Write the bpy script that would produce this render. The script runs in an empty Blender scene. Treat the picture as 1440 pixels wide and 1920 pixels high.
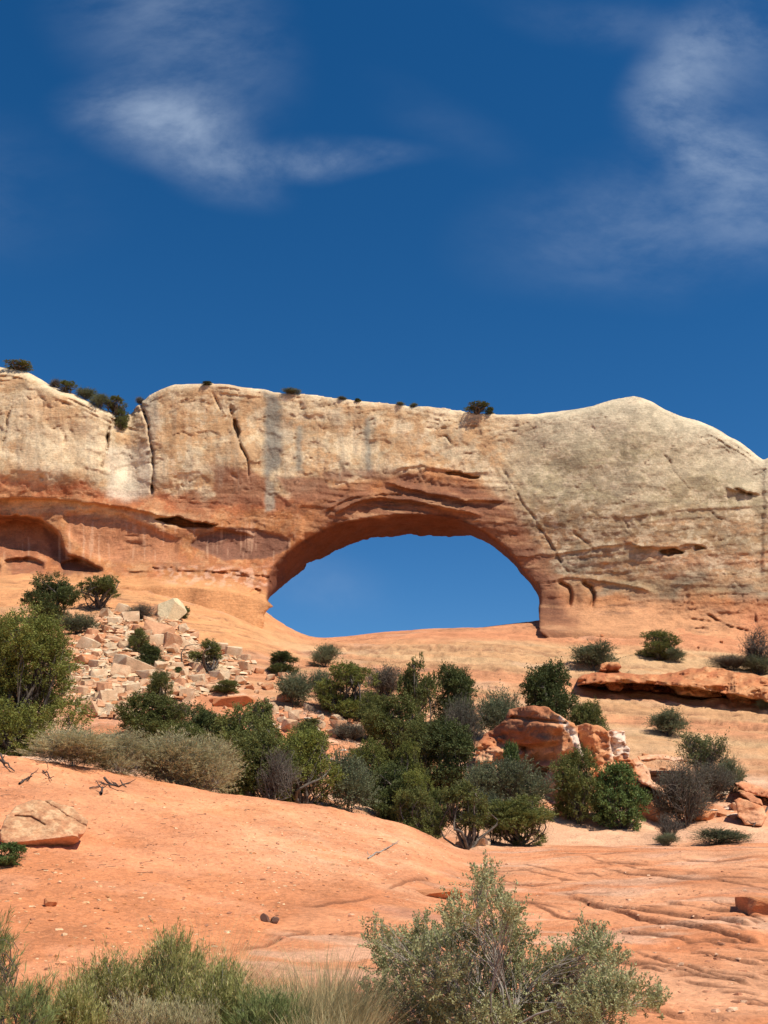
import bpy, math, random
import numpy as np
from mathutils import Vector
from mathutils.bvhtree import BVHTree

# ------------------------------------------------------------------ camera, sky, sun
S = bpy.context.scene
W_, H_, FPX = 1440.0, 1920.0, 2000.0            # photograph's pixel grid and focal length in it
TH = math.atan(640.0 / FPX)                     # the lens looks up; the horizon falls on row 1600
CT, ST = math.cos(TH), math.sin(TH)
cam_d = bpy.data.cameras.new("camera")
cam = bpy.data.objects.new("camera", cam_d)
S.collection.objects.link(cam)
cam.rotation_euler = (math.pi / 2 + TH, 0, 0)
cam_d.sensor_width = 36.0
cam_d.lens = 36.0 * FPX / H_
cam_d.clip_start = 0.1
cam_d.clip_end = 20000
S.camera = cam

SUN_EL = math.radians(57)
SUN_AZ = math.radians(53)        # from straight behind the camera towards the right
sdir = Vector((math.sin(SUN_AZ) * math.cos(SUN_EL), -math.cos(SUN_AZ) * math.cos(SUN_EL), math.sin(SUN_EL)))
sl = bpy.data.lights.new("sun", 'SUN')
sl.energy = 5.0
sl.angle = math.radians(0.53)
sl.color = (1.0, 0.93, 0.80)
so = bpy.data.objects.new("sun", sl)
so.rotation_euler = sdir.to_track_quat('Z', 'Y').to_euler()
S.collection.objects.link(so)
S.view_settings.view_transform = 'Standard'
S.view_settings.look = 'None'
S.view_settings.exposure = 0.22
S.view_settings.gamma = 1.0
S.render.engine = 'CYCLES'
S.cycles.max_bounces = 5
S.cycles.diffuse_bounces = 2
S.cycles.transparent_max_bounces = 4


def ray(px, py):
    """direction through a photograph pixel, scaled so that its y component is 1"""
    a = (np.asarray(px, float) - 720.0) / FPX
    b = (960.0 - np.asarray(py, float)) / FPX
    dy = CT - b * ST
    return a / dy, (ST + b * CT) / dy


def unproj(px, py, Y):
    u, v = ray(px, py)
    return u * Y, v * Y


def proj(x, y, z):
    f = y * CT + z * ST
    return 720 + FPX * x / f, 960 - FPX * (-y * ST + z * CT) / f


world = bpy.data.worlds.new("World")
S.world = world
world.use_nodes = True


class NT:
    """small helper for node trees"""
    def __init__(s, tree):
        s.t = tree
        tree.nodes.clear()

    def n(s, kind, **kw):
        nd = s.t.nodes.new(kind)
        for k, v in kw.items():
            setattr(nd, k, v)
        return nd

    def put(s, sock, val):
        if isinstance(val, bpy.types.NodeSocket):
            s.t.links.new(val, sock)
        else:
            sock.default_value = val

    def m(s, op, a, b=0.0, c=0.0, clamp=False):
        nd = s.n('ShaderNodeMath', operation=op)
        nd.use_clamp = clamp
        s.put(nd.inputs[0], a); s.put(nd.inputs[1], b); s.put(nd.inputs[2], c)
        return nd.outputs[0]

    def mix(s, f, a, b, mode='MIX'):
        nd = s.n('ShaderNodeMix', data_type='RGBA', blend_type=mode)
        s.put(nd.inputs[0], f); s.put(nd.inputs[6], a); s.put(nd.inputs[7], b)
        return nd.outputs[2]

    def ramp(s, f, lo, hi, a=0.0, b=1.0, interp='SMOOTHSTEP'):
        nd = s.n('ShaderNodeMapRange')
        nd.interpolation_type = interp
        s.put(nd.inputs[0], f); s.put(nd.inputs[1], lo); s.put(nd.inputs[2], hi)
        s.put(nd.inputs[3], a); s.put(nd.inputs[4], b)
        return nd.outputs[0]

    def noise(s, vec, scale, detail=4, rough=0.55, dist=0.0, out=0):
        nd = s.n('ShaderNodeTexNoise')
        s.put(nd.inputs['Vector'], vec)
        nd.inputs['Scale'].default_value = scale
        nd.inputs['Detail'].default_value = detail
        nd.inputs['Roughness'].default_value = rough
        nd.inputs['Distortion'].default_value = dist
        return nd.outputs[out]

    def scale(s, vec, xyz, loc=(0, 0, 0), rot=(0, 0, 0)):
        nd = s.n('ShaderNodeMapping')
        s.put(nd.inputs[0], vec)
        nd.inputs[1].default_value = loc
        nd.inputs[2].default_value = rot
        nd.inputs[3].default_value = xyz
        return nd.outputs[0]


def build_world():
    w = NT(world.node_tree)
    sky = w.n('ShaderNodeTexSky')
    sky.sky_type = 'NISHITA'
    sky.sun_disc = False
    sky.sun_elevation = SUN_EL
    sky.sun_rotation = math.atan2(sdir.x, sdir.y)
    sky.altitude = 1800
    sky.air_density = 1.0
    sky.dust_density = 0.25
    sky.ozone_density = 3.0
    tc = w.n('ShaderNodeTexCoord')
    sep = w.n('ShaderNodeSeparateXYZ')
    w.put(sep.inputs[0], tc.outputs['Generated'])
    y = w.m('MAXIMUM', sep.outputs[1], 0.02)
    u = w.m('DIVIDE', sep.outputs[0], y)
    v = w.m('DIVIDE', sep.outputs[2], y)
    com = w.n('ShaderNodeCombineXYZ')
    w.put(com.inputs[0], u); w.put(com.inputs[1], v)
    P = com.outputs[0]
    # streaky cirrus: noise in the plane of the cloud layer, gathered into a few banks
    warpc = w.noise(P, 2.6, 1.5, 0.5, out=1)
    wv = w.n('ShaderNodeVectorMath', operation='MULTIPLY_ADD')
    w.put(wv.inputs[0], warpc); wv.inputs[1].default_value = (0.13, 0.13, 0); w.put(wv.inputs[2], P)
    n1 = w.noise(w.scale(wv.outputs[0], (5.0, 8.0, 1), rot=(0, 0, math.radians(-30))), 1.0, 8, 0.60)
    n2 = w.noise(w.scale(wv.outputs[0], (16.0, 24.0, 1), rot=(0, 0, math.radians(35))), 1.0, 7, 0.62)

    def bank(px, py, rx, ry, deg):
        cu, cv = ray(px, py)
        mp = w.scale(w.n('ShaderNodeVectorMath', operation='ADD').outputs[0], (1, 1, 1))
        ad = mp.node.inputs[0].links[0].from_node
        w.put(ad.inputs[0], wv.outputs[0])
        ad.inputs[1].default_value = (-float(cu) - 0.065, -float(cv) - 0.065, 0)
        rt = w.n('ShaderNodeVectorRotate')
        rt.rotation_type = 'Z_AXIS'
        w.put(rt.inputs['Vector'], mp)
        rt.inputs['Angle'].default_value = math.radians(deg)
        sc = w.scale(rt.outputs[0], (1 / rx, 1 / ry, 1))
        ln = w.n('ShaderNodeVectorMath', operation='LENGTH')
        w.put(ln.inputs[0], sc)
        return w.ramp(ln.outputs['Value'], 1.0, 0.0)

    banks = [(300, 240, 0.15, 0.07, 22, 1.15), (420, 330, 0.10, 0.05, 10, 0.5), (600, 300, 0.15, 0.030, -2, 0.95), (330, 60, 0.24, 0.14, 60, 0.5),
             (830, 240, 0.14, 0.05, 30, 0.08), (1310, 265, 0.10, 0.075, 20, 0.95), (1270, 150, 0.13, 0.07, -50, 0.7),
             (1400, 60, 0.20, 0.10, -35, 0.5), (1250, 400, 0.26, 0.12, -10, 0.5), (1430, 330, 0.14, 0.16, 0, 0.45), (1180, 40, 0.22, 0.05, 10, 0.22),
             (590, 1080, 0.10, 0.05, 15, 0.22), (2300, 300, 0.5, 0.2, 10, 0.6), (-700, 250, 0.6, 0.2, 10, 0.6)]
    tot = None
    for px, py, rx, ry, dg, k in banks:
        b = w.m('MULTIPLY', bank(px, py, rx, ry, dg), k)
        tot = b if tot is None else w.m('ADD', tot, b)
    tot = w.m('MINIMUM', tot, 1.15)
    n3 = w.noise(w.scale(wv.outputs[0], (22.0, 90.0, 1), rot=(0, 0, math.radians(-20))), 1.0, 6, 0.6)
    wisps = w.ramp(w.m('ADD', w.m('MULTIPLY', n1, 0.60), w.m('ADD', w.m('MULTIPLY', n2, 0.34), w.m('MULTIPLY', n3, 0.06))), 0.33, 0.70)
    dens = w.m('MULTIPLY', tot, w.m('MULTIPLY_ADD', wisps, 0.82, 0.08))
    dens = w.m('MULTIPLY', dens, 0.54, clamp=True)
    hs = w.n('ShaderNodeHueSaturation')
    hs.inputs['Saturation'].default_value = 1.335
    hs.inputs['Value'].default_value = 1.06
    w.put(hs.inputs['Color'], sky.outputs[0])
    front = w.ramp(sep.outputs[1], 0.05, 0.25)
    dens = w.m('MULTIPLY', dens, front)
    col = w.mix(dens, hs.outputs[0], (5.2, 6.3, 7.9, 1))
    bg = w.n('ShaderNodeBackground')
    w.put(bg.inputs[0], col)
    bg.inputs[1].default_value = 0.088
    out = w.n('ShaderNodeOutputWorld')
    w.put(out.inputs[0], bg.outputs[0])


build_world()

# ------------------------------------------------------------------ numpy helpers
def _hash(ix, iy, iz, seed):
    h = (ix.astype(np.int64) * 374761393 + iy.astype(np.int64) * 668265263 + iz.astype(np.int64) * 2147483647 + seed * 1274126177) & 0xFFFFFFFF
    h = ((h ^ (h >> 13)) * 1274126177) & 0xFFFFFFFF
    h = ((h ^ (h >> 16)) * 2246822519) & 0xFFFFFFFF
    return ((h ^ (h >> 15)) & 0xFFFFFF).astype(np.float32) / float(0xFFFFFF) * 2 - 1


def vnoise(x, y, z=None, seed=0):
    x = np.asarray(x, np.float32); y = np.asarray(y, np.float32)
    fx = np.floor(x); fy = np.floor(y)
    tx = x - fx; ty = y - fy
    ix = fx.astype(np.int64); iy = fy.astype(np.int64)
    sx = tx * tx * tx * (tx * (tx * 6 - 15) + 10); sy = ty * ty * ty * (ty * (ty * 6 - 15) + 10)
    if z is None:
        iz = np.zeros_like(ix)
        a = _hash(ix, iy, iz, seed); b = _hash(ix + 1, iy, iz, seed)
        c = _hash(ix, iy + 1, iz, seed); d = _hash(ix + 1, iy + 1, iz, seed)
        return (a + (b - a) * sx) * (1 - sy) + (c + (d - c) * sx) * sy
    z = np.asarray(z, np.float32)
    fz = np.floor(z); tz = z - fz; iz = fz.astype(np.int64)
    sz = tz * tz * (3 - 2 * tz)
    r = []
    for k in (0, 1):
        a = _hash(ix, iy, iz + k, seed); b = _hash(ix + 1, iy, iz + k, seed)
        c = _hash(ix, iy + 1, iz + k, seed); d = _hash(ix + 1, iy + 1, iz + k, seed)
        r.append((a + (b - a) * sx) * (1 - sy) + (c + (d - c) * sx) * sy)
    return r[0] + (r[1] - r[0]) * sz


def fbm(x, y, z=None, oct=4, seed=0, gain=0.5, ridged=False):
    s = 0.0; a = 1.0; t = 0.0; f = 1.0
    for o in range(oct):
        # rotate each octave so that the lattice does not show
        c_, s_ = math.cos(0.6 * o + 0.3), math.sin(0.6 * o + 0.3)
        xx = (x * c_ - y * s_) * f; yy = (x * s_ + y * c_) * f
        n = vnoise(xx, yy, None if z is None else z * f, seed + o * 17)
        if ridged:
            n = 1 - 2 * np.abs(n)
        s = s + a * n; t += a; a *= gain; f *= 2.03
    return s / t


def sstep(a, b, x):
    t = np.clip((x - a) / (b - a), 0, 1)
    return t * t * (3 - 2 * t)


def seg_dist(px, py, pts):
    """distance of each point to a polyline, and the run along it 0..1"""
    best = np.full(np.shape(px), 1e9, np.float32); run = np.zeros(np.shape(px), np.float32)
    pts = np.array(pts, float)
    L = np.hypot(*(pts[1:] - pts[:-1]).T); tot = L.sum(); acc = 0
    for (x0, y0), (x1, y1), l in zip(pts[:-1], pts[1:], L):
        t = np.clip(((px - x0) * (x1 - x0) + (py - y0) * (y1 - y0)) / (l * l + 1e-9), 0, 1)
        d = np.hypot(px - x0 - t * (x1 - x0), py - y0 - t * (y1 - y0))
        k = d < best
        best = np.where(k, d, best); run = np.where(k, (acc + t * l) / tot, run)
        acc += l
    return best, run


def poly_sd(px, py, pts):
    """signed distance to a closed polygon, negative inside"""
    pts = list(pts)
    d, _ = seg_dist(px, py, pts + [pts[0]])
    ins = np.zeros(np.shape(px), bool)
    n = len(pts)
    for i in range(n):
        x0, y0 = pts[i]; x1, y1 = pts[(i + 1) % n]
        if y0 == y1:
            continue
        c = ((y0 > py) != (y1 > py)) & (px < (x1 - x0) * (py - y0) / (y1 - y0) + x0)
        ins ^= c
    return np.where(ins, -d, d)


def curve(xs, pts):
    """smooth curve through (x, y) control points (monotone cubic)"""
    p = np.array(pts, float); X, Yv = p[:, 0], p[:, 1]
    h = np.diff(X); dl = np.diff(Yv) / h
    m = np.zeros(len(X)); m[0] = dl[0]; m[-1] = dl[-1]
    for i in range(1, len(X) - 1):
        if dl[i - 1] * dl[i] > 0:
            w1 = 2 * h[i] + h[i - 1]; w2 = h[i] + 2 * h[i - 1]
            m[i] = (w1 + w2) / (w1 / dl[i - 1] + w2 / dl[i])
    xs = np.clip(xs, X[0], X[-1])
    k = np.clip(np.searchsorted(X, xs) - 1, 0, len(X) - 2)
    t = (xs - X[k]) / h[k]
    return ((1 + 2 * t) * (1 - t) ** 2 * Yv[k] + t * (1 - t) ** 2 * h[k] * m[k] + t * t * (3 - 2 * t) * Yv[k + 1] + t * t * (t - 1) * h[k] * m[k + 1])


def gauss1(a, sig, axis):
    r = int(3 * sig + 1)
    k = np.exp(-0.5 * (np.arange(-r, r + 1) / sig) ** 2); k /= k.sum()
    pad = [(0, 0)] * a.ndim; pad[axis] = (r, r)
    b = np.pad(a, pad, mode='edge'); o = np.zeros_like(a)
    for i, w in enumerate(k):
        sl_ = [slice(None)] * a.ndim; sl_[axis] = slice(i, i + a.shape[axis])
        o = o + w * b[tuple(sl_)]
    return o


def smax(a, b, k):
    h = np.clip(0.5 + 0.5 * (a - b) / k, 0, 1)
    return b + (a - b) * h + k * h * (1 - h)


def smin(a, b, k):
    return -smax(-a, -b, k)


def surface_nets(F, X, Y, Z):
    """quad surface of F = 0 (solid where F < 0) on a rectilinear grid with axis coordinates X, Y, Z"""
    s = F < 0
    n = [a - 1 for a in F.shape]
    any_ = np.zeros(n, bool); all_ = np.ones(n, bool)
    offs = [(i, j, k) for i in (0, 1) for j in (0, 1) for k in (0, 1)]
    for i, j, k in offs:
        c = s[i:i + n[0], j:j + n[1], k:k + n[2]]
        any_ |= c; all_ &= c
    act = any_ & ~all_
    idx = np.full(n, -1, np.int32)
    cells = np.argwhere(act)
    idx[act] = np.arange(len(cells), dtype=np.int32)
    vals = np.stack([F[cells[:, 0] + i, cells[:, 1] + j, cells[:, 2] + k] for i, j, k in offs], 1)
    acc = np.zeros((len(cells), 3)); cnt = np.zeros(len(cells))
    for a in range(8):
        for ax in range(3):
            if offs[a][ax] == 0:
                o = list(offs[a]); o[ax] = 1
                b = offs.index(tuple(o))
                va, vb = vals[:, a], vals[:, b]
                c = (va < 0) != (vb < 0)
                t = np.where(c, va / (va - vb + 1e-20), 0)
                p = np.array(offs[a], float)[None].repeat(len(cells), 0)
                p[:, ax] += t
                acc += p * c[:, None]; cnt += c
    P = cells + acc / cnt[:, None]
    V = np.stack([np.interp(P[:, q], np.arange(len(A)), A) for q, A in enumerate((X, Y, Z))], 1)
    quads = []
    for ax in range(3):
        b, c = [q for q in range(3) if q != ax]
        lo = [slice(None)] * 3; hi = [slice(None)] * 3
        lo[ax] = slice(0, -1); hi[ax] = slice(1, None)
        s0, s1 = s[tuple(lo)], s[tuple(hi)]
        e = np.argwhere(s0 != s1)
        e = e[(e[:, b] > 0) & (e[:, c] > 0) & (e[:, b] < F.shape[b] - 1) & (e[:, c] < F.shape[c] - 1)]
        sgn = s0[e[:, 0], e[:, 1], e[:, 2]]
        q = []
        for db, dc in ((0, 0), (-1, 0), (-1, -1), (0, -1)):
            t = e.copy(); t[:, b] += db; t[:, c] += dc
            q.append(idx[t[:, 0], t[:, 1], t[:, 2]])
        q = np.stack(q, 1)
        flip = sgn if ax != 1 else ~sgn
        q = np.where(flip[:, None], q, q[:, ::-1])
        quads.append(q)
    return V, np.concatenate(quads)


def mesh_np(name, V, Q, col=None, smooth=True):
    me = bpy.data.meshes.new(name)
    V = np.ascontiguousarray(V, np.float32); Q = np.ascontiguousarray(Q, np.int32)
    me.vertices.add(len(V)); me.vertices.foreach_set('co', V.ravel())
    k = Q.shape[1]
    me.loops.add(Q.size); me.loops.foreach_set('vertex_index', Q.ravel())
    me.polygons.add(len(Q))
    me.polygons.foreach_set('loop_start', np.arange(0, Q.size, k, dtype=np.int32))
    me.polygons.foreach_set('loop_total', np.full(len(Q), k, np.int32))
    me.polygons.foreach_set('use_smooth', np.full(len(Q), smooth, bool))
    me.update(calc_edges=True)
    if col is not None:
        at = me.color_attributes.new('Col', 'FLOAT_COLOR', 'POINT')
        c4 = np.ones((len(V), 4), np.float32); c4[:, :3] = np.clip(col, 0, 1)
        at.data.foreach_set('color', c4.ravel())
    me.validate()
    return me


def link(name, me, mat=None, parent=None):
    o = bpy.data.objects.new(name, me)
    S.collection.objects.link(o)
    if mat is not None and me is not None and not me.materials:
        me.materials.append(mat)
    if parent is not None:
        o.parent = parent
    return o


def tag(o, label=None, cat=None, group=None, kind=None):
    if label: o['label'] = label
    if cat: o['category'] = cat
    if group: o['group'] = group
    if kind: o['kind'] = kind
    return o


def lin(r, g, b):
    f = lambda c: (c / 255 / 12.92) if c / 255 <= 0.04045 else ((c / 255 + 0.055) / 1.055) ** 2.4
    return np.array([f(r), f(g), f(b)])


def blend(col, c, w):
    return col + (np.asarray(c)[None] - col) * np.clip(w, 0, 1)[:, None]


# ------------------------------------------------------------------ materials
def rock_material(name, fine=1.0, speck=0.22, bump=0.5, streak=0.15, coarse=1.0):
    """stone: the Col attribute carries the large colour areas, noise adds the grain"""
    m = bpy.data.materials.new(name); m.use_nodes = True
    t = NT(m.node_tree)
    tc = t.n('ShaderNodeTexCoord'); P = tc.outputs['Object']
    at = t.n('ShaderNodeVertexColor'); at.layer_name = 'Col'
    a = t.noise(P, 0.9 * coarse, 6, 0.62, 0.4)
    b = t.noise(P, 5.5 * fine, 6, 0.7)
    c = t.noise(t.scale(P, (1.2, 1.2, 9), rot=(0.05, 0.06, 0)), 0.9 * fine, 5, 0.6, 0.6)
    v = t.n('ShaderNodeTexVoronoi'); t.put(v.inputs['Vector'], P); v.inputs['Scale'].default_value = 3.4 * fine
    v.inputs['Randomness'].default_value = 1
    val = t.m('ADD', t.ramp(a, 0.3, 0.7, -0.22, 0.22, 'LINEAR'), t.ramp(b, 0.33, 0.67, -speck, speck, 'LINEAR'))
    d_ = t.noise(P, 23.0 * fine, 4, 0.75)
    val = t.m('ADD', val, t.ramp(d_, 0.35, 0.65, -speck * .6, speck * .6, 'LINEAR'))
    pit = t.ramp(t.noise(t.scale(P, (1, 1, 1.6)), 11.0 * fine, 5, 0.8), 0.36, 0.28, 0.0, -speck * 1.3)
    val = t.m('ADD', val, pit)
    val = t.m('ADD', val, t.ramp(c, 0.3, 0.7, -streak, streak, 'LINEAR'))
    val = t.m('ADD', val, 1.0)
    cc = t.mix(1.0, at.outputs[0], (1, 1, 1, 1), 'MULTIPLY')
    vm = t.n('ShaderNodeVectorMath', operation='SCALE')
    t.put(vm.inputs[0], cc); t.put(vm.inputs['Scale'], val)
    # paler, less red grains
    pale = t.ramp(t.noise(P, 9.0 * fine, 4, 0.7), 0.55, 0.72, 0.0, 0.5 * speck / 0.22)
    hs = t.n('ShaderNodeHueSaturation'); hs.inputs['Saturation'].default_value = 0.86; hs.inputs['Value'].default_value = 1.2
    t.put(hs.inputs['Color'], vm.outputs[0])
    fin = t.mix(pale, vm.outputs[0], hs.outputs[0])
    bs = t.n('ShaderNodeBsdfPrincipled')
    t.put(bs.inputs['Base Color'], fin)
    bs.inputs['Roughness'].default_value = 0.92
    bs.inputs['Specular IOR Level'].default_value = 0.18
    hgt = t.m('ADD', t.m('MULTIPLY', b, 0.5), t.m('MULTIPLY', c, 0.55))
    hgt = t.m('ADD', hgt, t.m('MULTIPLY', t.ramp(v.outputs[0], 0.0, 0.7), 0.22))
    hgt = t.m('ADD', hgt, t.m('MULTIPLY', d_, 0.26))
    bp = t.n('ShaderNodeBump'); bp.inputs['Strength'].default_value = bump
    bp.inputs['Distance'].default_value = 0.35 / fine
    t.put(bp.inputs['Height'], hgt)
    t.put(bs.inputs['Normal'], bp.outputs[0])
    o = t.n('ShaderNodeOutputMaterial'); t.put(o.inputs[0], bs.outputs[0])
    return m


def leaf_material(name, c1, c2, c3=None, scale=2.5, trans=0.25):
    m = bpy.data.materials.new(name); m.use_nodes = True
    t = NT(m.node_tree)
    tc = t.n('ShaderNodeTexCoord'); oi = t.n('ShaderNodeObjectInfo')
    gm = t.n('ShaderNodeNewGeometry')
    ad = t.n('ShaderNodeVectorMath', operation='ADD')
    t.put(ad.inputs[0], gm.outputs['Position']); t.put(ad.inputs[1], oi.outputs['Random'])
    n = t.noise(ad.outputs[0], scale, 3, 0.6)
    isl = gm.outputs['Random Per Island']
    f = t.m('ADD', t.ramp(n, 0.3, 0.7, -0.2, 0.8, 'LINEAR'), t.m('MULTIPLY', isl, 0.4), clamp=True)
    c = t.mix(f, (*c1, 1), (*c2, 1))
    if c3 is not None:
        c = t.mix(t.ramp(isl, 0.8, 0.92), c, (*c3, 1))
    hs = t.n('ShaderNodeHueSaturation')
    t.put(hs.inputs['Value'], t.ramp(oi.outputs['Random'], 0, 1, 0.82, 1.18, 'LINEAR'))
    t.put(hs.inputs['Color'], c)
    bs = t.n('ShaderNodeBsdfPrincipled')
    t.put(bs.inputs['Base Color'], hs.outputs[0]); bs.inputs['Roughness'].default_value = 0.7
    bs.inputs['Specular IOR Level'].default_value = 0.25
    tr = t.n('ShaderNodeBsdfTranslucent'); t.put(tr.inputs[0], hs.outputs[0])
    mx = t.n('ShaderNodeMixShader'); mx.inputs[0].default_value = trans
    t.put(mx.inputs[1], bs.outputs[0]); t.put(mx.inputs[2], tr.outputs[0])
    o = t.n('ShaderNodeOutputMaterial'); t.put(o.inputs[0], mx.outputs[0])
    return m


M_CLIFF = rock_material('cliff_sandstone', fine=0.8, speck=0.17, bump=0.34, streak=0.10, coarse=0.5)
M_GROUND = rock_material('red_ground', fine=2.2, speck=0.20, bump=0.62, streak=0.08, coarse=0.6)
M_ROCK = rock_material('boulder_sandstone', fine=3.0, speck=0.2, bump=0.35, streak=0.12, coarse=1.6)
M_LEAF = {
    'juniper': leaf_material('juniper_leaf', (0.068, 0.084, 0.022), (0.215, 0.222, 0.062)),
    'bright': leaf_material('bright_juniper_leaf', (0.090, 0.110, 0.020), (0.250, 0.255, 0.060)),
    'dark': leaf_material('dark_juniper_leaf', (0.045, 0.062, 0.020), (0.130, 0.150, 0.045)),
    'gray': leaf_material('blackbrush_leaf', (0.090, 0.108, 0.055), (0.215, 0.230, 0.125)),
    'dusk': leaf_material('dusky_brush_leaf', (0.080, 0.080, 0.055), (0.175, 0.168, 0.115)),
    'green': leaf_material('ash_leaf', (0.055, 0.095, 0.025), (0.150, 0.195, 0.055)),
    'tan': leaf_material('dry_brush_leaf', (0.30, 0.27, 0.14), (0.54, 0.48, 0.27), scale=4, trans=0.35),
    'straw': leaf_material('straw_blade', (0.50, 0.37, 0.17), (0.78, 0.62, 0.34), scale=6, trans=0.35),
    'sage': leaf_material('saltbush_leaf', (0.29, 0.305, 0.13), (0.60, 0.59, 0.31), scale=7, trans=0.3),
    'rabbit': leaf_material('rabbitbrush_leaf', (0.19, 0.20, 0.055), (0.47, 0.46, 0.17), (0.60, 0.50, 0.24), scale=6, trans=0.35),
    'spike': leaf_material('green_needle_leaf', (0.12, 0.16, 0.05), (0.28, 0.32, 0.12), scale=6, trans=0.3),
}


def plain_material(name, c, c2, scale=8):
    m = bpy.data.materials.new(name); m.use_nodes = True
    t = NT(m.node_tree); tc = t.n('ShaderNodeTexCoord')
    n = t.noise(tc.outputs['Object'], scale, 5, 0.65)
    bs = t.n('ShaderNodeBsdfPrincipled'); t.put(bs.inputs['Base Color'], t.mix(t.ramp(n, 0.3, 0.7), (*c, 1), (*c2, 1)))
    bs.inputs['Roughness'].default_value = 0.9
    o = t.n('ShaderNodeOutputMaterial'); t.put(o.inputs[0], bs.outputs[0])
    return m


M_BARK = plain_material('gray_bark', (0.055, 0.042, 0.032), (0.15, 0.12, 0.095))
M_PALE = plain_material('weathered_twig', (0.20, 0.17, 0.14), (0.42, 0.37, 0.31))
M_DEAD = plain_material('dark_dead_wood', (0.035, 0.024, 0.02), (0.11, 0.075, 0.055))

# ------------------------------------------------------------------ ground sheet
COLS = [-2600, -900, -300, 0, 200, 400, 600, 760, 900, 1050, 1200, 1440, 1750, 2400, 4200]
C0 = [(10, 1925), (14, 1775), (18, 1665), (22, 1560), (25, 1480), (28.5, 1408), (32, 1425), (38, 1440), (46, 1400), (60, 1310), (75, 1205), (88, 1135), (100, 1092), (107, 1076), (112, 1068)]
PROF = {
    0: C0,
    200: [(10, 1925), (14, 1785), (18, 1680), (22, 1585), (26, 1495), (29.5, 1440), (33, 1452), (38, 1462), (46, 1412), (60, 1310), (75, 1215), (88, 1150), (100, 1098), (107, 1078), (112, 1070)],
    400: [(10, 1925), (14, 1795), (18, 1700), (22, 1615), (26, 1535), (30.5, 1482), (34, 1500), (38, 1500), (44, 1470), (54, 1395), (66, 1305), (80, 1230), (92, 1180), (101, 1130), (107, 1098), (112, 1092)],
    600: [(10, 1925), (14, 1805), (18, 1720), (22, 1645), (26, 1570), (31.5, 1499), (35, 1530), (38, 1530), (44, 1495), (54, 1415), (66, 1325), (80, 1258), (92, 1225), (101, 1204), (107, 1196), (109, 1195)],
    760: [(10, 1925), (14, 1812), (18, 1735), (22, 1670), (27, 1600), (32.5, 1543), (36, 1580), (39, 1575), (45, 1535), (54, 1450), (66, 1345), (80, 1268), (92, 1226), (101, 1196), (107, 1182), (109, 1181)],
    900: [(10, 1925), (14, 1806), (18, 1738), (24, 1668), (30, 1618), (35, 1597), (37, 1596), (40, 1588), (46, 1540), (54, 1462), (66, 1350), (80, 1272), (92, 1226), (101, 1190), (107, 1176), (109, 1175)],
    1050: [(10, 1925), (14, 1806), (18, 1738), (24, 1664), (31, 1609), (37, 1590), (39, 1590), (41, 1582), (47, 1533), (56, 1450), (68, 1352), (80, 1290), (92, 1236), (101, 1193), (107, 1170), (112, 1160)],
    1200: [(10, 1925), (14, 1806), (18, 1735), (24, 1660), (31, 1606), (38, 1588), (40, 1588), (42, 1580), (48, 1535), (56, 1450), (68, 1362), (80, 1300), (92, 1240), (101, 1195), (107, 1170), (112, 1160)],
    1440: [(10, 1925), (14, 1804), (18, 1728), (24, 1652), (31, 1600), (38, 1583), (40, 1583), (42, 1576), (48, 1545), (56, 1460), (68, 1372), (80, 1310), (92, 1255), (101, 1212), (107, 1188), (112, 1176)],
}
for c in (-2600, -900, -300): PROF[c] = C0
for c in (1750, 2400, 4200): PROF[c] = PROF[1440]

gy = np.concatenate([np.linspace(8.0, 10, 12)[:-1], np.geomspace(10, 40, 680)[:-1], np.geomspace(40, 113, 330)])
gx = np.concatenate([np.linspace(-2600, -700, 30)[:-1], np.linspace(-700, -60, 90)[:-1], np.arange(-60, 1500, 2.3), np.linspace(1500, 2140, 90)[1:], np.linspace(2140, 4200, 30)[1:]])
tab = np.zeros((len(COLS), len(gy)))
for i, c in enumerate(COLS):
    tab[i] = np.interp(gy, *zip(*PROF[c]))
    k = gy < 10
    tab[i][k] = 1925 + (10 - gy[k]) * 55
tab = gauss1(tab, 5.0, 1)
# cubic across the columns
PYG = np.zeros((len(gx), len(gy)))
for j in range(len(gy)):
    PYG[:, j] = curve(gx, list(zip(COLS, tab[:, j])))
PYG = gauss1(PYG, 3, 0)
GX, GY = np.meshgrid(gx, gy, indexing='ij')
X0, Z0 = unproj(GX, PYG, GY)

# where is which kind of ground (photograph columns/rows of each vertex)
crest = curve(gx, [(-2600, 1400), (0, 1408), (200, 1440), (400, 1482), (600, 1499), (760, 1543), (900, 1597), (1050, 1590), (4200, 1583)])[:, None]
near = sstep(36, 33, GY - 6.0 * sstep(800, 1000, GX))              # the near mound and slab
slabline = curve(gx, [(-2600, 2600), (300, 2300), (430, 1850), (520, 1735), (640, 1675), (780, 1640), (880, 1612), (960, 1560), (1100, 1300), (4200, 1300)])[:, None]
slab_n = near * sstep(-14, 14, PYG + 16 * fbm(X0 * .5, GY * .5, seed=5) - slabline)
upper = sstep(60, 74, GY - 8 * sstep(520, 300, GX) + 8 * sstep(950, 1100, GX) + 3 * fbm(X0 * .1, GY * .1, seed=9))
mid = (1 - near) * (1 - upper)

dz = 0.22 * fbm(X0 * .16, GY * .16, oct=3, seed=1) * sstep(8, 20, GY)
dz += (1 - slab_n) * near * (0.055 * fbm(X0 * 1.3, GY * 1.3, oct=4, seed=2) + 0.020 * fbm(X0 * 7, GY * 7, oct=3, seed=3))
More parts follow.
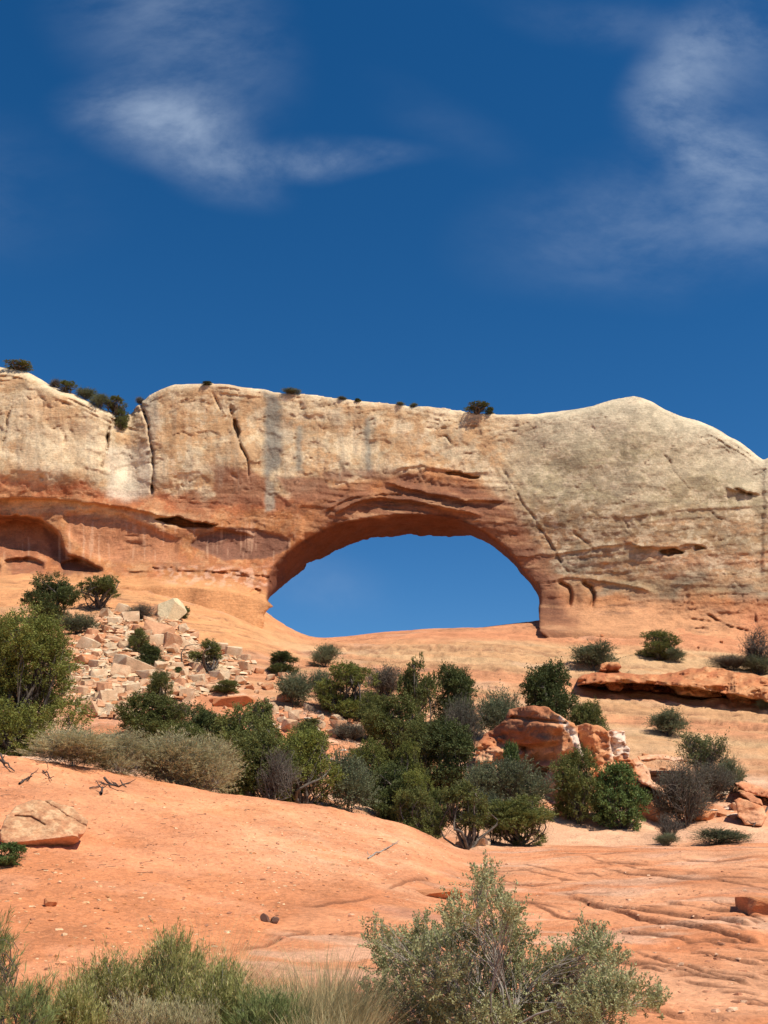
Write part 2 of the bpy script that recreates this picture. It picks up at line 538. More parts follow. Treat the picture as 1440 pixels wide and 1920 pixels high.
# bedding steps of the near slab: thin sheets of stone breaking off in long low risers
def beds(a, freq, sharp, seed):
    t = a * freq + 0.9 * fbm(X0 * .22, GY * .22, oct=3, seed=seed) + 0.25 * fbm(X0 * 1.1, GY * 1.1, oct=3, seed=seed + 1)
    k = np.floor(t); f = t - k
    return (k + sstep(1 - sharp, 1.0, f) - t), k, f
b1, kk1, ff1 = beds(GY * 0.62 + X0 * 0.27, 0.62, 0.10, 21)
b2, kk2, ff2 = beds(GY * 0.80 + X0 * 0.48, 1.25, 0.16, 31)
rm = sstep(-0.35, 0.45, fbm(X0 * .21, GY * .15, oct=3, seed=41) + 0.75 * sstep(1000, 1300, GX) + 0.1)
dz += slab_n * rm * (0.05 * b1 + 0.02 * b2) * sstep(-.25,.35,fbm(X0*.5,GY*.35,oct=3,seed=45))
dz += slab_n * 0.03 * fbm(X0 * 1.7, GY * 3.0, oct=4, seed=44)
# slickrock up the hill: long, softly stepped bedding that dips to the right
b3, kk3, ff3 = beds((Z0 + 0.10 * X0) * 0.75, 0.8, 0.30, 51)
b4, kk4, ff4 = beds((Z0 + 0.06 * X0) * 1.7, 1.1, 0.25, 61)
um = upper * sstep(-0.3, 0.5, fbm(X0 * .07, GY * .07, oct=3, seed=71) + 0.25)
dz += um * (0.42 * b3 + 0.20 * b4) + upper * 0.10 * fbm(X0 * .5, GY * .5, oct=4, seed=72)
dz += mid * (0.30 * fbm(X0 * .5, GY * .5, oct=4, seed=73) + 0.10 * fbm(X0 * 1.9, GY * 1.9, oct=3, seed=74) * sstep(800, 650, GX))
# hairline bedding on the slickrock
hb = fbm(X0 / 9.0, (Z0 + .09 * X0) * 2.6 + .4 * fbm(X0 / 5, GY / 5, seed=471), oct=3, seed=470, gain=.45)
hbm = (upper + .4 * slab_n) * sstep(-.05, .2, fbm(X0 / 7, GY / 4, oct=3, seed=472))
hairg = np.exp(-(hb / .085) ** 2) * hbm
dz -= .10 * hairg * upper
sb = fbm(X0 * .35 + GY * .2, GY * 2.2 + X0 * .5, oct=3, seed=473, gain=.45)
hairs = np.exp(-(sb / .05) ** 2) * slab_n * sstep(.0, .25, fbm(X0 * .5, GY * .5, oct=3, seed=474))
dz -= .025 * hairs
rim = sstep(112, 104, GY)
dz *= 0.35 + 0.65 * rim
# individual fissures and lips of the near slab (photograph columns/rows)
JN = len(gy)
sx_, sy_ = X0[:, :JN], GY[:, :JN]
WX = GX[:, :JN] + 2 * fbm(sx_ * .8, sy_ * .8, seed=77); WY = PYG[:, :JN] + 2.2 * fbm(sx_ * 1.2, sy_ * .6, oct=3, seed=78)
GN = np.clip(.9 + .4 * fbm(sx_ * 1.0, sy_ * .6, oct=2, seed=79), .6, 1.2)
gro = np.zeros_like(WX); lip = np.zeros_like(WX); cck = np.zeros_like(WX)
rl = np.random.RandomState(23); LEDGES = []
for _k in range(36):
    x0_ = rl.uniform(840, 1430); y0_ = rl.uniform(1606, 1905)
    if x0_ < 1120 and y0_ > 1690: x0_ += 320
    ln_ = rl.uniform(50, 190); sl_0 = rl.uniform(.02, .22)
    LEDGES.append(([(x0_ + ln_ * q, y0_ + ln_ * q * sl_0 + rl.uniform(-3.5, 3.5)) for q in (0, .3, .65, 1)], 2.2 + (y0_ - 1600) / 140, rl.uniform(.03, .07) * (.7 + (y0_ - 1600) / 400)))
for _k in range(34):
    x0_ = rl.uniform(560, 1380); y0_ = rl.uniform(1206, 1262) if x0_ < 900 else rl.uniform(1206, 1400)
    ln_ = rl.uniform(70, 300); sl_0 = rl.uniform(-.03, .10) + (.06 if x0_ > 1000 else 0)
    LEDGES.append(([(x0_ + ln_ * q, y0_ + ln_ * q * sl_0 + rl.uniform(-2, 2)) for q in (0, .3, .65, 1)], 1.7, rl.uniform(.25, .8)))
for pts, w, d in [([(1060, 1676), (1118, 1690), (1180, 1706), (1290, 1716), (1420, 1742)], 5, .20),
                  ([(1118, 1690), (1200, 1722), (1330, 1748), (1440, 1775)], 4, .16),
                  ([(1230, 1688), (1300, 1700), (1380, 1705), (1440, 1730)], 4, .12),
                  ([(1150, 1742), (1230, 1752), (1310, 1768)], 3, .08), ([(720, 1664), (780, 1643), (815, 1645)], 3.5, .10),
                  ([(1100, 1618), (1180, 1616), (1230, 1622)], 3, .10), ([(1180, 1790), (1290, 1815), (1420, 1850)], 3.5, .10),
                  ([(440, 1790), (520, 1765), (600, 1740)], 4, .05),
                  ([(990, 1690), (1060, 1715), (1150, 1742)], 3.5, .07), ([(560, 1695), (640, 1690), (720, 1672)], 3, .05),
                  *LEDGES, ([(1200, 1640), (1300, 1650), (1440, 1645)], 2.5, .08), ([(1020, 1600), (1100, 1604), (1200, 1600)], 2, .06),
                  ([(1260, 1610), (1340, 1616), (1440, 1612)], 2, .06), ([(930, 1650), (1000, 1656), (1060, 1650)], 2, .06),
                  ([(1240, 1830), (1330, 1822), (1440, 1836)], 3, .09), ([(1290, 1780), (1370, 1800), (1440, 1808)], 3, .09),
                  ([(1340, 1720), (1400, 1716), (1440, 1722)], 3, .08), ([(880, 1625), (940, 1632), (1010, 1628)], 2, .05), ([(620, 1760), (700, 1745), (790, 1750)], 3, .05)]:
    i0 = int(np.searchsorted(gx, pts[0][0] - 25)); i1 = int(np.searchsorted(gx, pts[-1][0] + 25)); sl_c = slice(i0, i1)
    wx_, wy_ = WX[sl_c], WY[sl_c]
    dd, run = seg_dist(wx_, wy_, pts)
    taper = sstep(0, .22, np.minimum(run, 1 - run))
    gro[sl_c] = np.maximum(gro[sl_c], d * .48 * taper * GN[sl_c] * np.exp(-(dd / (w * .42)) ** 2))
    ln_ = np.interp(wx_, [p[0] for p in pts], [p[1] for p in pts]); up_ = ln_ - wy_
    inx = sstep(pts[0][0], pts[0][0] + 25, wx_) * sstep(pts[-1][0], pts[-1][0] - 25, wx_)
    lip[sl_c] = np.maximum(lip[sl_c], d * .46 * inx * sstep(-.7, .7, up_) * np.clip(1 - up_ / (34.0 if pts[0][1] > 1500 else 13.0), 0, 1) ** 1.3)
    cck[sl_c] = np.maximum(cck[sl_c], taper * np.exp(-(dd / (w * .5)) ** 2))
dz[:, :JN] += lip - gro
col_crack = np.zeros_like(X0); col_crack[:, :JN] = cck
Zg = Z0 + dz
PXg, PYv = proj(X0, GY, Zg)

col = np.tile(np.zeros(3), (X0.size, 1))
f_ = lambda a: np.broadcast_to(a, X0.shape).ravel()
xx, yy, zz = f_(X0), f_(GY), f_(Zg)
n1 = fbm(xx * .12, yy * .12, oct=4, seed=81); n2 = fbm(xx * .6, yy * .6, oct=5, seed=82); n3 = fbm(xx * 2.6, yy * 2.6, oct=4, seed=83)
DIRT = np.array([0.70, 0.290, 0.140]); DIRT2 = np.array([0.80, 0.385, 0.19]); SLAB = np.array([0.68, 0.285, 0.135]); SLAB2 = np.array([0.74, 0.39, 0.22])
SLICK = np.array([0.52, 0.285, 0.14]); SLICK2 = np.array([0.56, 0.235, 0.115]); SLICKY = np.array([0.57, 0.365, 0.195])
col[:] = DIRT
col = blend(col, DIRT2, sstep(-.1, .6, n1 + .5 * n2) * .7)
# pale gravelly crown of the mound
gp = np.exp(-(((f_(GX) - 640) / 230) ** 2 + ((f_(PYG) - 1590) / 60) ** 2))
col = blend(col, [0.78, 0.47, 0.28], gp * sstep(-.5, .5, n2 + .7 * n3) * .75)
col = blend(col, [0.54, 0.18, 0.06], sstep(.05, .4, n2 - .3 * n1) * .45 * (1 - gp))
col = blend(col, [0.46, 0.16, 0.06], sstep(.24, .34, n3) * .3)
cs = np.tile(SLAB, (len(col), 1)); cs = blend(cs, SLAB2, sstep(-.1, .5, n1 * .6 + n2) * .6)
cs = blend(cs, [0.60, 0.21, 0.085], sstep(.0, .5, fbm(xx * .3, yy * .9, oct=4, seed=84)) * .7)
cs = blend(cs, [0.72, 0.45, 0.30], sstep(.15, .5, fbm(xx * .35, yy * .8, oct=4, seed=85)) * .55)
cs = blend(cs, [0.45, 0.27, 0.20], sstep(.25, .5, fbm(xx * .25 + 9, yy * .5, oct=4, seed=86)) * .4)
col = col + (cs - col) * f_(slab_n)[:, None]
col = blend(col, [0.2, 0.08, 0.04], f_(col_crack) * .75)  # undercut shade along the fissures, painted as dark colour
# hill
bandv = fbm(xx * .04, (zz + .09 * xx) * 1.1, oct=4, seed=91)
cu = np.tile(SLICK, (len(col), 1))
cu = blend(cu, SLICKY, sstep(-.05, .35, bandv) * .7)
cu = blend(cu, SLICK2, sstep(0.0, .35, fbm(xx * .03 + 5, (zz + .09 * xx) * .7, oct=4, seed=92)) * .75)
cu = blend(cu, SLICK2, sstep(96, 103, yy + 3 * n1) * sstep(420, 700, f_(GX)) * .85)
cu = blend(cu, [0.61, 0.285, 0.12], sstep(80, 92, yy) * sstep(620, 430, f_(GX)) * (.75 + .25 * n2))
cu = blend(cu, [0.50, 0.32, 0.22], sstep(.2, .5, fbm(xx * .15, yy * .3, oct=4, seed=93)) * .35)
cm = np.tile(np.array([0.57, 0.26, 0.13]), (len(col), 1)); cm = blend(cm, [0.70, 0.46, 0.31], sstep(-.2, .4, n2) * .75)
cm = blend(cm, [0.55, 0.19, 0.08], sstep(.1, .5, n1) * .6)
cm = blend(cm, [0.48, 0.19, 0.09], sstep(.1, .16, fbm(xx * .5, yy * .4, oct=4, seed=94)) * .5)
lightslab = sstep(36.5, 39, yy) * sstep(50, 46, yy) * sstep(820, 900, f_(GX))
cm = blend(cm, [0.70, 0.39, 0.23], lightslab)
hill = cm + (cu - cm) * f_(upper)[:, None]
col = hill + (col - hill) * f_(near)[:, None]
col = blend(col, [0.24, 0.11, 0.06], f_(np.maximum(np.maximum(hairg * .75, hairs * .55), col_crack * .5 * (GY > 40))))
col *= (1 + .10 * n3 + .05 * n2)[:, None]

nI, nJ = X0.shape
V = np.stack([X0.ravel(), GY.ravel(), Zg.ravel()], 1)
ii, jj = np.meshgrid(np.arange(nI - 1), np.arange(nJ - 1), indexing='ij')
a = (ii * nJ + jj).ravel()
Q = np.stack([a, a + nJ, a + nJ + 1, a + 1], 1)
# the rest of the ground: behind the camera and away to the horizon, joined on to both ends of the sheet
uN = X0[:, 0]; zN = Zg[:, 0]
rows_n = [(6.5, .25), (5, .45), (3, .7), (0, .9), (-6, 1), (-20, 1), (-80, 1), (-500, 1)]
base = len(V); prev = np.arange(nI) * nJ; Vx = [V]; Cx = [col]; Qx = [Q]
for Yr, wz in rows_n:
    xr = uN * (1 + (8 - Yr) * .12)
    zr = zN * (1 - wz) + (-1.62 + 0.1 * fbm(xr * .2, np.full_like(xr, Yr * .2), seed=3)) * wz
    cur = base + np.arange(nI); base += nI
    Vx.append(np.stack([xr, np.full(nI, Yr), zr], 1)); Cx.append(np.tile(DIRT, (nI, 1)))
    Qx.append(np.stack([cur[:-1], cur[1:], prev[1:], prev[:-1]], 1)); prev = cur
prev = np.arange(nI) * nJ + nJ - 1; xe = X0[:, -1]; ze = Zg[:, -1]; pz = ze
for Yr, drop in [(116, 1.0), (124, 5), (140, 13), (180, 26), (300, 34), (900, 40), (3500, 44), (12000, 60)]:
    xr = xe * Yr / 113.0
    zr = ze * max(0, 1 - drop / 26) - drop * (1 if drop > 26 else drop / 26.0) * .8
    cur = base + np.arange(nI); base += nI
    Vx.append(np.stack([xr, np.full(nI, Yr), zr], 1)); Cx.append(np.tile(SLICK2, (nI, 1)))
    Qx.append(np.stack([prev[:-1], prev[1:], cur[1:], cur[:-1]], 1)); prev = cur
GV = np.concatenate(Vx)
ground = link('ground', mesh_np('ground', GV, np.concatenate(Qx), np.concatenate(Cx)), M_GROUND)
tag(ground, 'orange desert ground rising from dirt mound and slickrock to the foot of the arch', None, None, 'structure')
BV_G = BVHTree.FromPolygons([tuple(v) for v in V[:, :3].tolist()], Q.tolist())


def hit_ground(px, py):
    u, v = ray(px, py)
    d = Vector((float(u), 1.0, float(v))).normalized()
    h = BV_G.ray_cast(Vector((0, 0, 0)), d)
    return h[0]


def drop(x, y):
    h = BV_G.ray_cast(Vector((x, y, 200)), Vector((0, 0, -1)))
    return h[0]


# ------------------------------------------------------------------ the arch
apx = np.concatenate([np.linspace(-760, -60, 100)[:-1], np.arange(-60, 1500, 2.2), np.linspace(1500, 2200, 100)[1:]])
apy = np.concatenate([np.arange(600, 1215, 2.2), np.arange(1216, 1330, 6)])
aY = np.concatenate([np.arange(98, 124, 0.45), np.arange(124, 140, 1.0)])
PX, PY = np.meshgrid(apx, apy, indexing='ij')
sky = curve(apx, [(-760, 640), (-300, 655), (-100, 676), (0, 687), (45, 695), (100, 723), (150, 744), (195, 768), (228, 778), (245, 762), (268, 746), (300, 731), (340, 720),
                  (400, 719), (480, 728), (560, 737), (660, 750), (760, 757), (850, 767), (935, 776), (1000, 775), (1060, 770), (1110, 762), (1150, 748), (1185, 743), (1215, 749),
                  (1255, 772), (1320, 793), (1370, 819), (1405, 842), (1422, 856), (1432, 862), (1442, 858), (1520, 868), (1700, 905), (2200, 960)])
sky = sky + 2.2 * fbm(apx * .03, apx * 0, oct=3, seed=5)
skyc = sky[:, None]
dsk = PY - skyc                                              # rows below the skyline
Yf = 110.0 + 0 * PX
Yf += np.clip((1060 - PY) * 0.010, -2, 4)                                    # the wall leans back
Yf -= 2.6 * np.exp(-((PX - 1215) / 190) ** 2) * sstep(1250, 900, PY)           # swelling right-hand dome
Yf -= 1.6 * np.exp(-((PX - 60) / 150) ** 4) * sstep(960, 880, PY)             # left dome
Yf -= 0.8 * np.exp(-((PX - 390) / 100) ** 4) * sstep(960, 860, PY)
Yf += 0.7 * sstep(1390, 1430, PX) * sstep(1130, 1050, PY) - 0.35 * sstep(1427 + 5 * fbm(PY / 60, PY * 0, oct=2, seed=6), 1436 + 5 * fbm(PY / 60, PY * 0, oct=2, seed=6), PX) * sstep(1130, 1030, PY)
Yf += 1.7 * np.exp(-((PX - 240) / 30) ** 2) * sstep(960, 860, PY)              # the broad flute under the gully
# bottom flare into the slope
baseline = curve(apx, [(-760, 1085), (0, 1086), (200, 1082), (400, 1085), (500, 1112), (560, 1160), (620, 1195), (1000, 1170), (1100, 1175), (1440, 1205), (2200, 1210)])[:, None]
Yf -= 5.0 * np.exp(np.clip((PY - baseline) / 26, -9, 1.0))
# faint vertical flutes
Yf += 0.10 * fbm(PX / 12, PY / 80, oct=3, seed=108) * sstep(930, 880, PY) * sstep(1000, 900, PX)
# large soft forms and fine roughness
Yf += 0.8 * fbm(PX / 170, PY / 120, oct=2, seed=101)
Yf += 0.20 * fbm(PX / 48, PY / 34, oct=3, seed=102, gain=.4)
fg = fbm(PX / 9, PY / 7, oct=3, seed=103)
Yf += 0.040 * fg * (1 + 0.8 * sstep(960, 1050, PX)) + 0.025 * fbm(PX / 4, PY / 3, oct=2, seed=104)
# cross bedding, gently dipping, strongest low down and on the right
t_ = (PY + 0.06 * (PX - 900) + 14 * fbm(PX / 160, PY / 80, oct=3, seed=105)) / 17.0
Yf += -0.12 * (t_ - np.floor(t_) - .5) * sstep(905, 985, PY) * sstep(880, 1000, PX) * sstep(-.3, .3, fbm(PX / 90, PY / 25, seed=106) + .1)
t_ = (PY - 0.10 * (PX - 700) + 10 * fbm(PX / 130, PY / 60, oct=3, seed=107)) / 13.0
Yf += -0.16 * (t_ - np.floor(t_) - .5) * sstep(850, 930, PY) * sstep(520, 640, PX) * sstep(1050, 900, PX)
# spalled flakes: places where thin shells came off, leaving curved edges
fl = fbm(PX / 60, PY / 34, oct=4, seed=110)
Yf += 0.13 * sstep(0.18, 0.21, fl) * sstep(740, 800, PY) * sstep(1010, 930, PX)
fl = fbm(PX / 46 + 7, PY / 20, oct=4, seed=111)
Yf += 0.08 * sstep(0.20, 0.23, fl) * sstep(880, 930, PY)
Yf += 0.06 * sstep(0.10, 0.13, fbm(PX / 25 + 3, PY / 17, oct=3, seed=112)) * sstep(-.1, .3, fbm(PX / 90, PY / 90, seed=113))
CRK = np.zeros_like(PX)
wx = PX + 5 * fbm(PX / 30, PY / 30, oct=3, seed=120); wy = PY + 4 * fbm(PX / 24 + 4, PY / 24, oct=3, seed=121)


def recess(poly, depth, edge=6, top=None, grow=0.0):
    """push a polygon into the wall; 'grow' leans the recess so that it deepens upward (an overhanging brow)"""
    global Yf
    sd = poly_sd(wx, wy, poly)
    k = sstep(0, -edge, sd)
    y0 = min(p[1] for p in poly); y1 = max(p[1] for p in poly)
    g = 1 + grow * (np.clip((y1 - PY) / (y1 - y0), 0, 1) - .5)
    Yf += depth * k * g
    return sd


def groove(pts, w, d, tap=True):
    global Yf
    dd, run = seg_dist(wx, wy, pts)
    tp = np.clip(np.minimum(run, 1 - run) * 5 + .1, 0, 1) if tap else 1
    brk = np.clip(.55 + 1.3 * fbm(PX / 13, PY / 13, oct=3, seed=int(pts[0][0]) % 89), .42, 1.15)
    Yf += d * tp * brk * np.exp(-(dd / (w * .55 * (.7 + .5 * brk))) ** 1.5)
    CRK[:] = np.maximum(CRK, tp * brk * np.exp(-(dd / (w * .45)) ** 2))
    return dd


def shelf(pts, w_out, d):
    """a lip: rock above the line stands proud, fading upward; crisp underside"""
    global Yf
    P_ = np.array(pts, float)
    ln = np.interp(PX, P_[:, 0], P_[:, 1]) + 3 * fbm(PX / 22, PX * 0, oct=3, seed=int(P_[0, 0]) % 97)
    ends = sstep(P_[0, 0] - 5, P_[0, 0] + 25, PX) * sstep(P_[-1, 0] + 5, P_[-1, 0] - 25, PX)
    up = np.clip((ln - PY) / w_out, 0, 1)
    Yf -= d * ends * np.where(PY < ln, (1 - up) ** 1.5, np.clip(1 - (PY - ln) / 2.5, 0, 1))


# alcoves at the left
recess([(-260, 985), (-80, 970), (30, 963), (75, 972), (110, 1000), (130, 1035), (165, 1050), (192, 1066), (185, 1080), (60, 1076), (-260, 1086)], 2.6, 9, grow=.9)
recess([(5, 1048), (50, 1040), (85, 1052), (88, 1068), (50, 1083), (15, 1076)], 1.0, 6, grow=.6)
recess([(-200, 1050), (-20, 1042), (4, 1060), (-5, 1082), (-200, 1084)], 1.5, 8)
recess([(110, 1052), (150, 1046), (190, 1062), (197, 1075), (150, 1080), (108, 1078)], 1.0, 8, grow=.5)
recess([(118, 960), (150, 952), (215, 955), (262, 970), (300, 990), (345, 1010), (330, 1055), (230, 1062), (170, 1046), (125, 1010), (112, 975)], 0.5, 14, grow=.6)
shelf([(-300, 946), (-100, 938), (60, 934), (160, 940), (280, 960), (340, 978), (420, 990), (480, 1006)], 34, .8)
recess([(285, 972), (330, 968), (365, 978), (415, 984), (395, 991), (355, 992), (312, 984)], 3.0, 4, grow=.4)
recess([(352, 1022), (378, 1000), (430, 989), (482, 992), (545, 1010), (540, 1032), (505, 1050), (470, 1053), (420, 1052), (392, 1040)], 0.28, 4, grow=.5)
shelf([(230, 1070), (330, 1068), (420, 1072), (500, 1088), (512, 1100)], 14, .7)
recess([(395, 1072), (430, 1066), (505, 1078), (512, 1098), (490, 1104), (440, 1092)], .9, 5)
recess([(463, 1106), (478, 1100), (492, 1106), (486, 1116), (468, 1114)], 1.6, 4)
recess([(280, 1064), (330, 1060), (335, 1070), (290, 1073)], .8, 3)
# cracks of the upper wall
groove([(262, 748), (276, 790), (287, 850), (286, 905), (282, 935)], 3.0, 1.8)
groove([(268, 760), (250, 775), (243, 800)], 5, .8)
groove([(205, 795), (203, 820), (198, 850)], 4, 1.8)
groove([(198, 850), (190, 880)], 2, .5)
groove([(435, 790), (444, 815), (462, 860), (470, 905)], 2.6, 1.3)
recess([(434, 784), (442, 786), (450, 812), (446, 826), (438, 806)], 1.4, 3)
recess([(431, 766), (435, 766), (435, 772), (431, 772)], .8, 2)
recess([(431, 774), (435, 774), (435, 780), (431, 780)], .8, 2)
groove([(396, 735), (408, 752), (418, 775)], 2, .5)
groove([(935, 872), (962, 915), (998, 965), (1030, 1015), (1058, 1062), (1072, 1085)], 1.9, .6)
shelf([(925, 872), (962, 915), (1000, 966), (1035, 1020), (1062, 1062)], 14, .10)
recess([(830, 884), (862, 885), (900, 892), (895, 897), (840, 893)], 1.2, 3)
groove([(820, 820), (838, 818), (846, 835)], 1.6, .6)
groove([(1235, 838), (1265, 885), (1300, 925)], 1.6, .3)
groove([(1322, 945), (1345, 970), (1372, 980)], 2.0, .5)
groove([(1170, 975), (1180, 995)], 1.6, .4)
groove([(1075, 1000), (1100, 1020), (1120, 1035)], 2.2, .6)
groove([(1290, 760), (1330, 790), (1385, 840)], 2, .5)
groove([(1375, 918), (1400, 926), (1425, 928)], 3, 1.2)
shelf([(1360, 914), (1400, 922), (1430, 926)], 26, 1.0)
groove([(20, 760), (10, 800), (0, 850)], 2, .5)
groove([(190, 745), (215, 760), (228, 772)], 2, .6)
groove([(1065, 950), (1100, 955), (1160, 985), (1210, 1035)], 1.5, .15)
shelf([(960, 1045), (1060, 1035), (1180, 1018), (1230, 1030)], 12, .3)
shelf([(1110, 970), (1180, 968), (1290, 955), (1420, 950)], 14, .15)
# the two hollows right of the opening and the pockets in the wall
recess([(1232, 1032), (1262, 1026), (1282, 1034), (1278, 1040), (1250, 1043), (1235, 1040)], 1.7, 4, grow=.6)
recess([(1296, 1018), (1312, 1022), (1328, 1031), (1300, 1033)], .9, 4)
shelf([(1180, 1022), (1240, 1026), (1330, 1018)], 16, .4)
for cx_, w_ in ((1064, 9), (1110, 10)):
    dd, run = seg_dist(wx, wy, [(cx_ - 14, 1093), (cx_ - 2, 1100), (cx_ + 4, 1114), (cx_, 1134)])
    Yf += 1.1 * np.exp(-(dd / 3.4) ** 2)
    Yf -= 0.7 * np.exp(-(((wx - cx_ + 16) / 15) ** 2 + ((wy - 1116) / 22) ** 2))
# sheets that peel off above the opening
shelf([(618, 968), (665, 942), (715, 932), (775, 938), (835, 950), (905, 968)], 14, .85)
shelf([(600, 962), (650, 935), (710, 926), (760, 925)], 10, .45)
shelf([(720, 905), (790, 922), (860, 936), (950, 940)], 16, .7)
shelf([(640, 978), (700, 968), (780, 962), (860, 975), (915, 1000)], 9, .6)
shelf([(730, 880), (790, 872), (860, 886), (930, 884)], 10, .3)
shelf([(1020, 1090), (1070, 1083), (1140, 1090), (1230, 1110)], 10, .3)
# rough broken foot at the right
Yf += .35 * sstep(1120, 1170, PY) * sstep(1180, 1300, PX) * fbm(PX / 16, PY / 11, oct=4, seed=131)
for pts in ([(1320, 1150), (1370, 1178), (1420, 1185)], [(1415, 1145), (1422, 1180), (1440, 1195)], [(1290, 1160), (1340, 1168)], [(1290, 1175), (1330, 1180)]):
    groove(pts, 2.5, .8)
# dome tops break into thin leaves of rock near the skyline
t_ = (dsk + 8 * fbm(PX / 90, PY / 50, oct=3, seed=133)) / 9.0
top_l = sstep(46, 10, dsk) * (.35 + .9 * sstep(300, 220, PX) + .5 * sstep(1180, 1300, PX))
Yf += -0.6 * (t_ - np.floor(t_) - .5) * top_l * sstep(-.15, .25, fbm(PX / 45, dsk / 14, oct=3, seed=135))
gl = sstep(236, 250, PX) * sstep(286, 270, PX) * sstep(845, 800, PY)
t_ = (PY - .35 * PX + 4 * fbm(PX / 12, PY / 12, seed=134)) / 13.0
Yf += -1.2 * (t_ - np.floor(t_) - .5) * gl * .22 * (.4 + 1.2 * sstep(-.2, .3, fbm(PX / 20, PY / 12, oct=3, seed=136)))

# hairline bedding and joints: where a stretched noise changes sign
LIN = np.zeros_like(PX)
def hair(fx, fy, dip, seed, wd, mask, d, k=1.0):
    global Yf
    n = fbm((PX + 9 * fbm(PX / 40, PY / 40, seed=seed)) / fx, (PY + dip * PX + 5 * fbm(PX / 33, PY / 33, seed=seed + 1)) / fy, oct=3, seed=seed + 2, gain=.45)
    l = np.exp(-(n / wd) ** 2) * mask
    Yf = Yf + d * l
    LIN[:] = np.maximum(LIN, l * k)
pm = lambda a, b, sd, lo, hi: sstep(lo, hi, fbm(PX / a, PY / b, oct=3, seed=sd))
rgt = sstep(900, 1000, PX) * sstep(900, 960, PY)
hair(150, 9, .07, 400, .07, rgt * pm(60, 14, 401, -.05, .2), .11)
hair(90, 6, -.03, 410, .08, sstep(540, 640, PX) * sstep(1040, 960, PX) * sstep(880, 920, PY) * pm(50, 14, 411, -.05, .2), .14)
hair(120, 8, .02, 420, .07, sstep(905, 940, PY) * sstep(560, 480, PX) * pm(60, 20, 421, .0, .25), .12, .8)
hair(38, 46, 0, 430, .028, sstep(1000, 930, PX) * sstep(930, 900, PY) * sstep(10, 40, dsk) * pm(26, 22, 431, .12, .26), .22)
hair(30, 24, .5, 440, .03, pm(34, 20, 441, .2, .34), .12, .8)
hair(60, 12, .12, 450, .04, sstep(70, 20, dsk) * pm(50, 14, 451, -.02, .2), .25)
hair(26, 70, 0, 460, .03, sstep(1060, 1120, PY) * sstep(1180, 1280, PX) * pm(30, 22, 461, .0, .2), .2)

# the opening: front lip and far lip in photograph columns/rows, joined through the thickness of the fin
HC = (760.0, 1095.0)
front_lip = [(490, 1150), (500, 1126), (503, 1105), (503, 1080), (520, 1055), (548, 1030), (590, 1003), (630, 985), (660, 978), (720, 976), (790, 968), (850, 968), (885, 985), (908, 998), (930, 1015), (955, 1038),
             (972, 1055), (985, 1078), (1003, 1097), (1011, 1115), (1011, 1140), (1008, 1164), (1003, 1230), (760, 1290), (580, 1290), (560, 1200), (520, 1140)]
back_lip = [(490, 1165), (506, 1120), (535, 1098), (570, 1068), (610, 1045), (645, 1028), (690, 1015), (740, 1008), (790, 1006), (825, 1010), (850, 1006), (885, 1007), (912, 1018), (935, 1034),
            (960, 1056), (978, 1078), (996, 1097), (1009, 1118), (1012, 1140), (1030, 1166), (1040, 1240), (760, 1310), (560, 1310), (440, 1230)]


def polar(pts, ph):
    P_ = np.array(pts, float) - HC
    an = np.arctan2(-P_[:, 1], P_[:, 0]); r = np.hypot(P_[:, 0], P_[:, 1])
    o = np.argsort(an); an, r = an[o], r[o]
    an = np.concatenate([an - 2 * np.pi, an, an + 2 * np.pi]); r = np.tile(r, 3)
    return np.interp(ph, an, r)


phs = np.linspace(-np.pi, np.pi, 1441)
RF = gauss1(polar(front_lip, phs), 3, 0); RB = gauss1(polar(back_lip, phs), 3, 0)
PH = np.arctan2(-(PY - HC[1]), PX - HC[0]); RR = np.hypot(PX - HC[0], PY - HC[1])
rf = np.interp(PH, phs, RF) + 2.2 * fbm(PX / 14, PY / 14, oct=3, seed=141)
rb = np.interp(PH, phs, RB) + 1.6 * fbm(PX / 18 + 9, PY / 18, oct=3, seed=142)
Yf = Yf + 0.5 * np.exp(-np.clip((RR - rf), 0, 99) / 7.0)
THK = 9.5
PXM = 18.5                                                    # photograph pixels per metre at the wall
hole_lo = []
Ys = 113.5 + 1.0 * fbm(apx / 100, apx * 0, oct=2, seed=143)[:, None]
FF = np.empty((len(apx), len(apy), len(aY)), np.float32)
nz = fbm(PX / 30, PY / 30, oct=4, seed=144)
round_ = 2.1 + 1.1 * np.exp(-((PX - 1200) / 200) ** 2)
Yb = Yf + THK + 2.0 * nz + 6 * sstep(470, 380, PX) + 8 * sstep(1040, 1150, PX) + 10 * sstep(1150, 1215, PY)
for k, Yk in enumerate(aY):
    t = np.clip((Yk - Yf) / THK, -0.2, 1.0)
    r = rf + (rb - rf) * np.clip(t, 0, 1) ** 0.8 + 1.5 * fbm(PX / 20 + Yk * .35, PY / 20 - Yk * .2, oct=3, seed=145)
    r = np.where(t >= 1, r + (Yk - Yf - THK) * 6, r)
    hole = (r - RR) / PXM
    hole = np.where(PY > 1230, -5.0, hole) if False else hole
    dt = Yk - Ys
    topd = (-dsk + np.where(dt < 0, round_ * dt * dt, 6.6 * dt + .8 * dt * dt)) / PXM
    f = smax(Yf - Yk, topd, 0.5)
    f = np.maximum(f, Yk - Yb)
    f = smax(f, hole, 0.35)
    FF[:, :, k] = f
FF[0] = 1; FF[-1] = 1; FF[:, -1] = 1
AV, AQ = surface_nets(FF, apx, apy, aY)
del FF
ax_, az_ = unproj(AV[:, 0], AV[:, 1], AV[:, 2])
AW = np.stack([ax_, AV[:, 2], az_], 1)

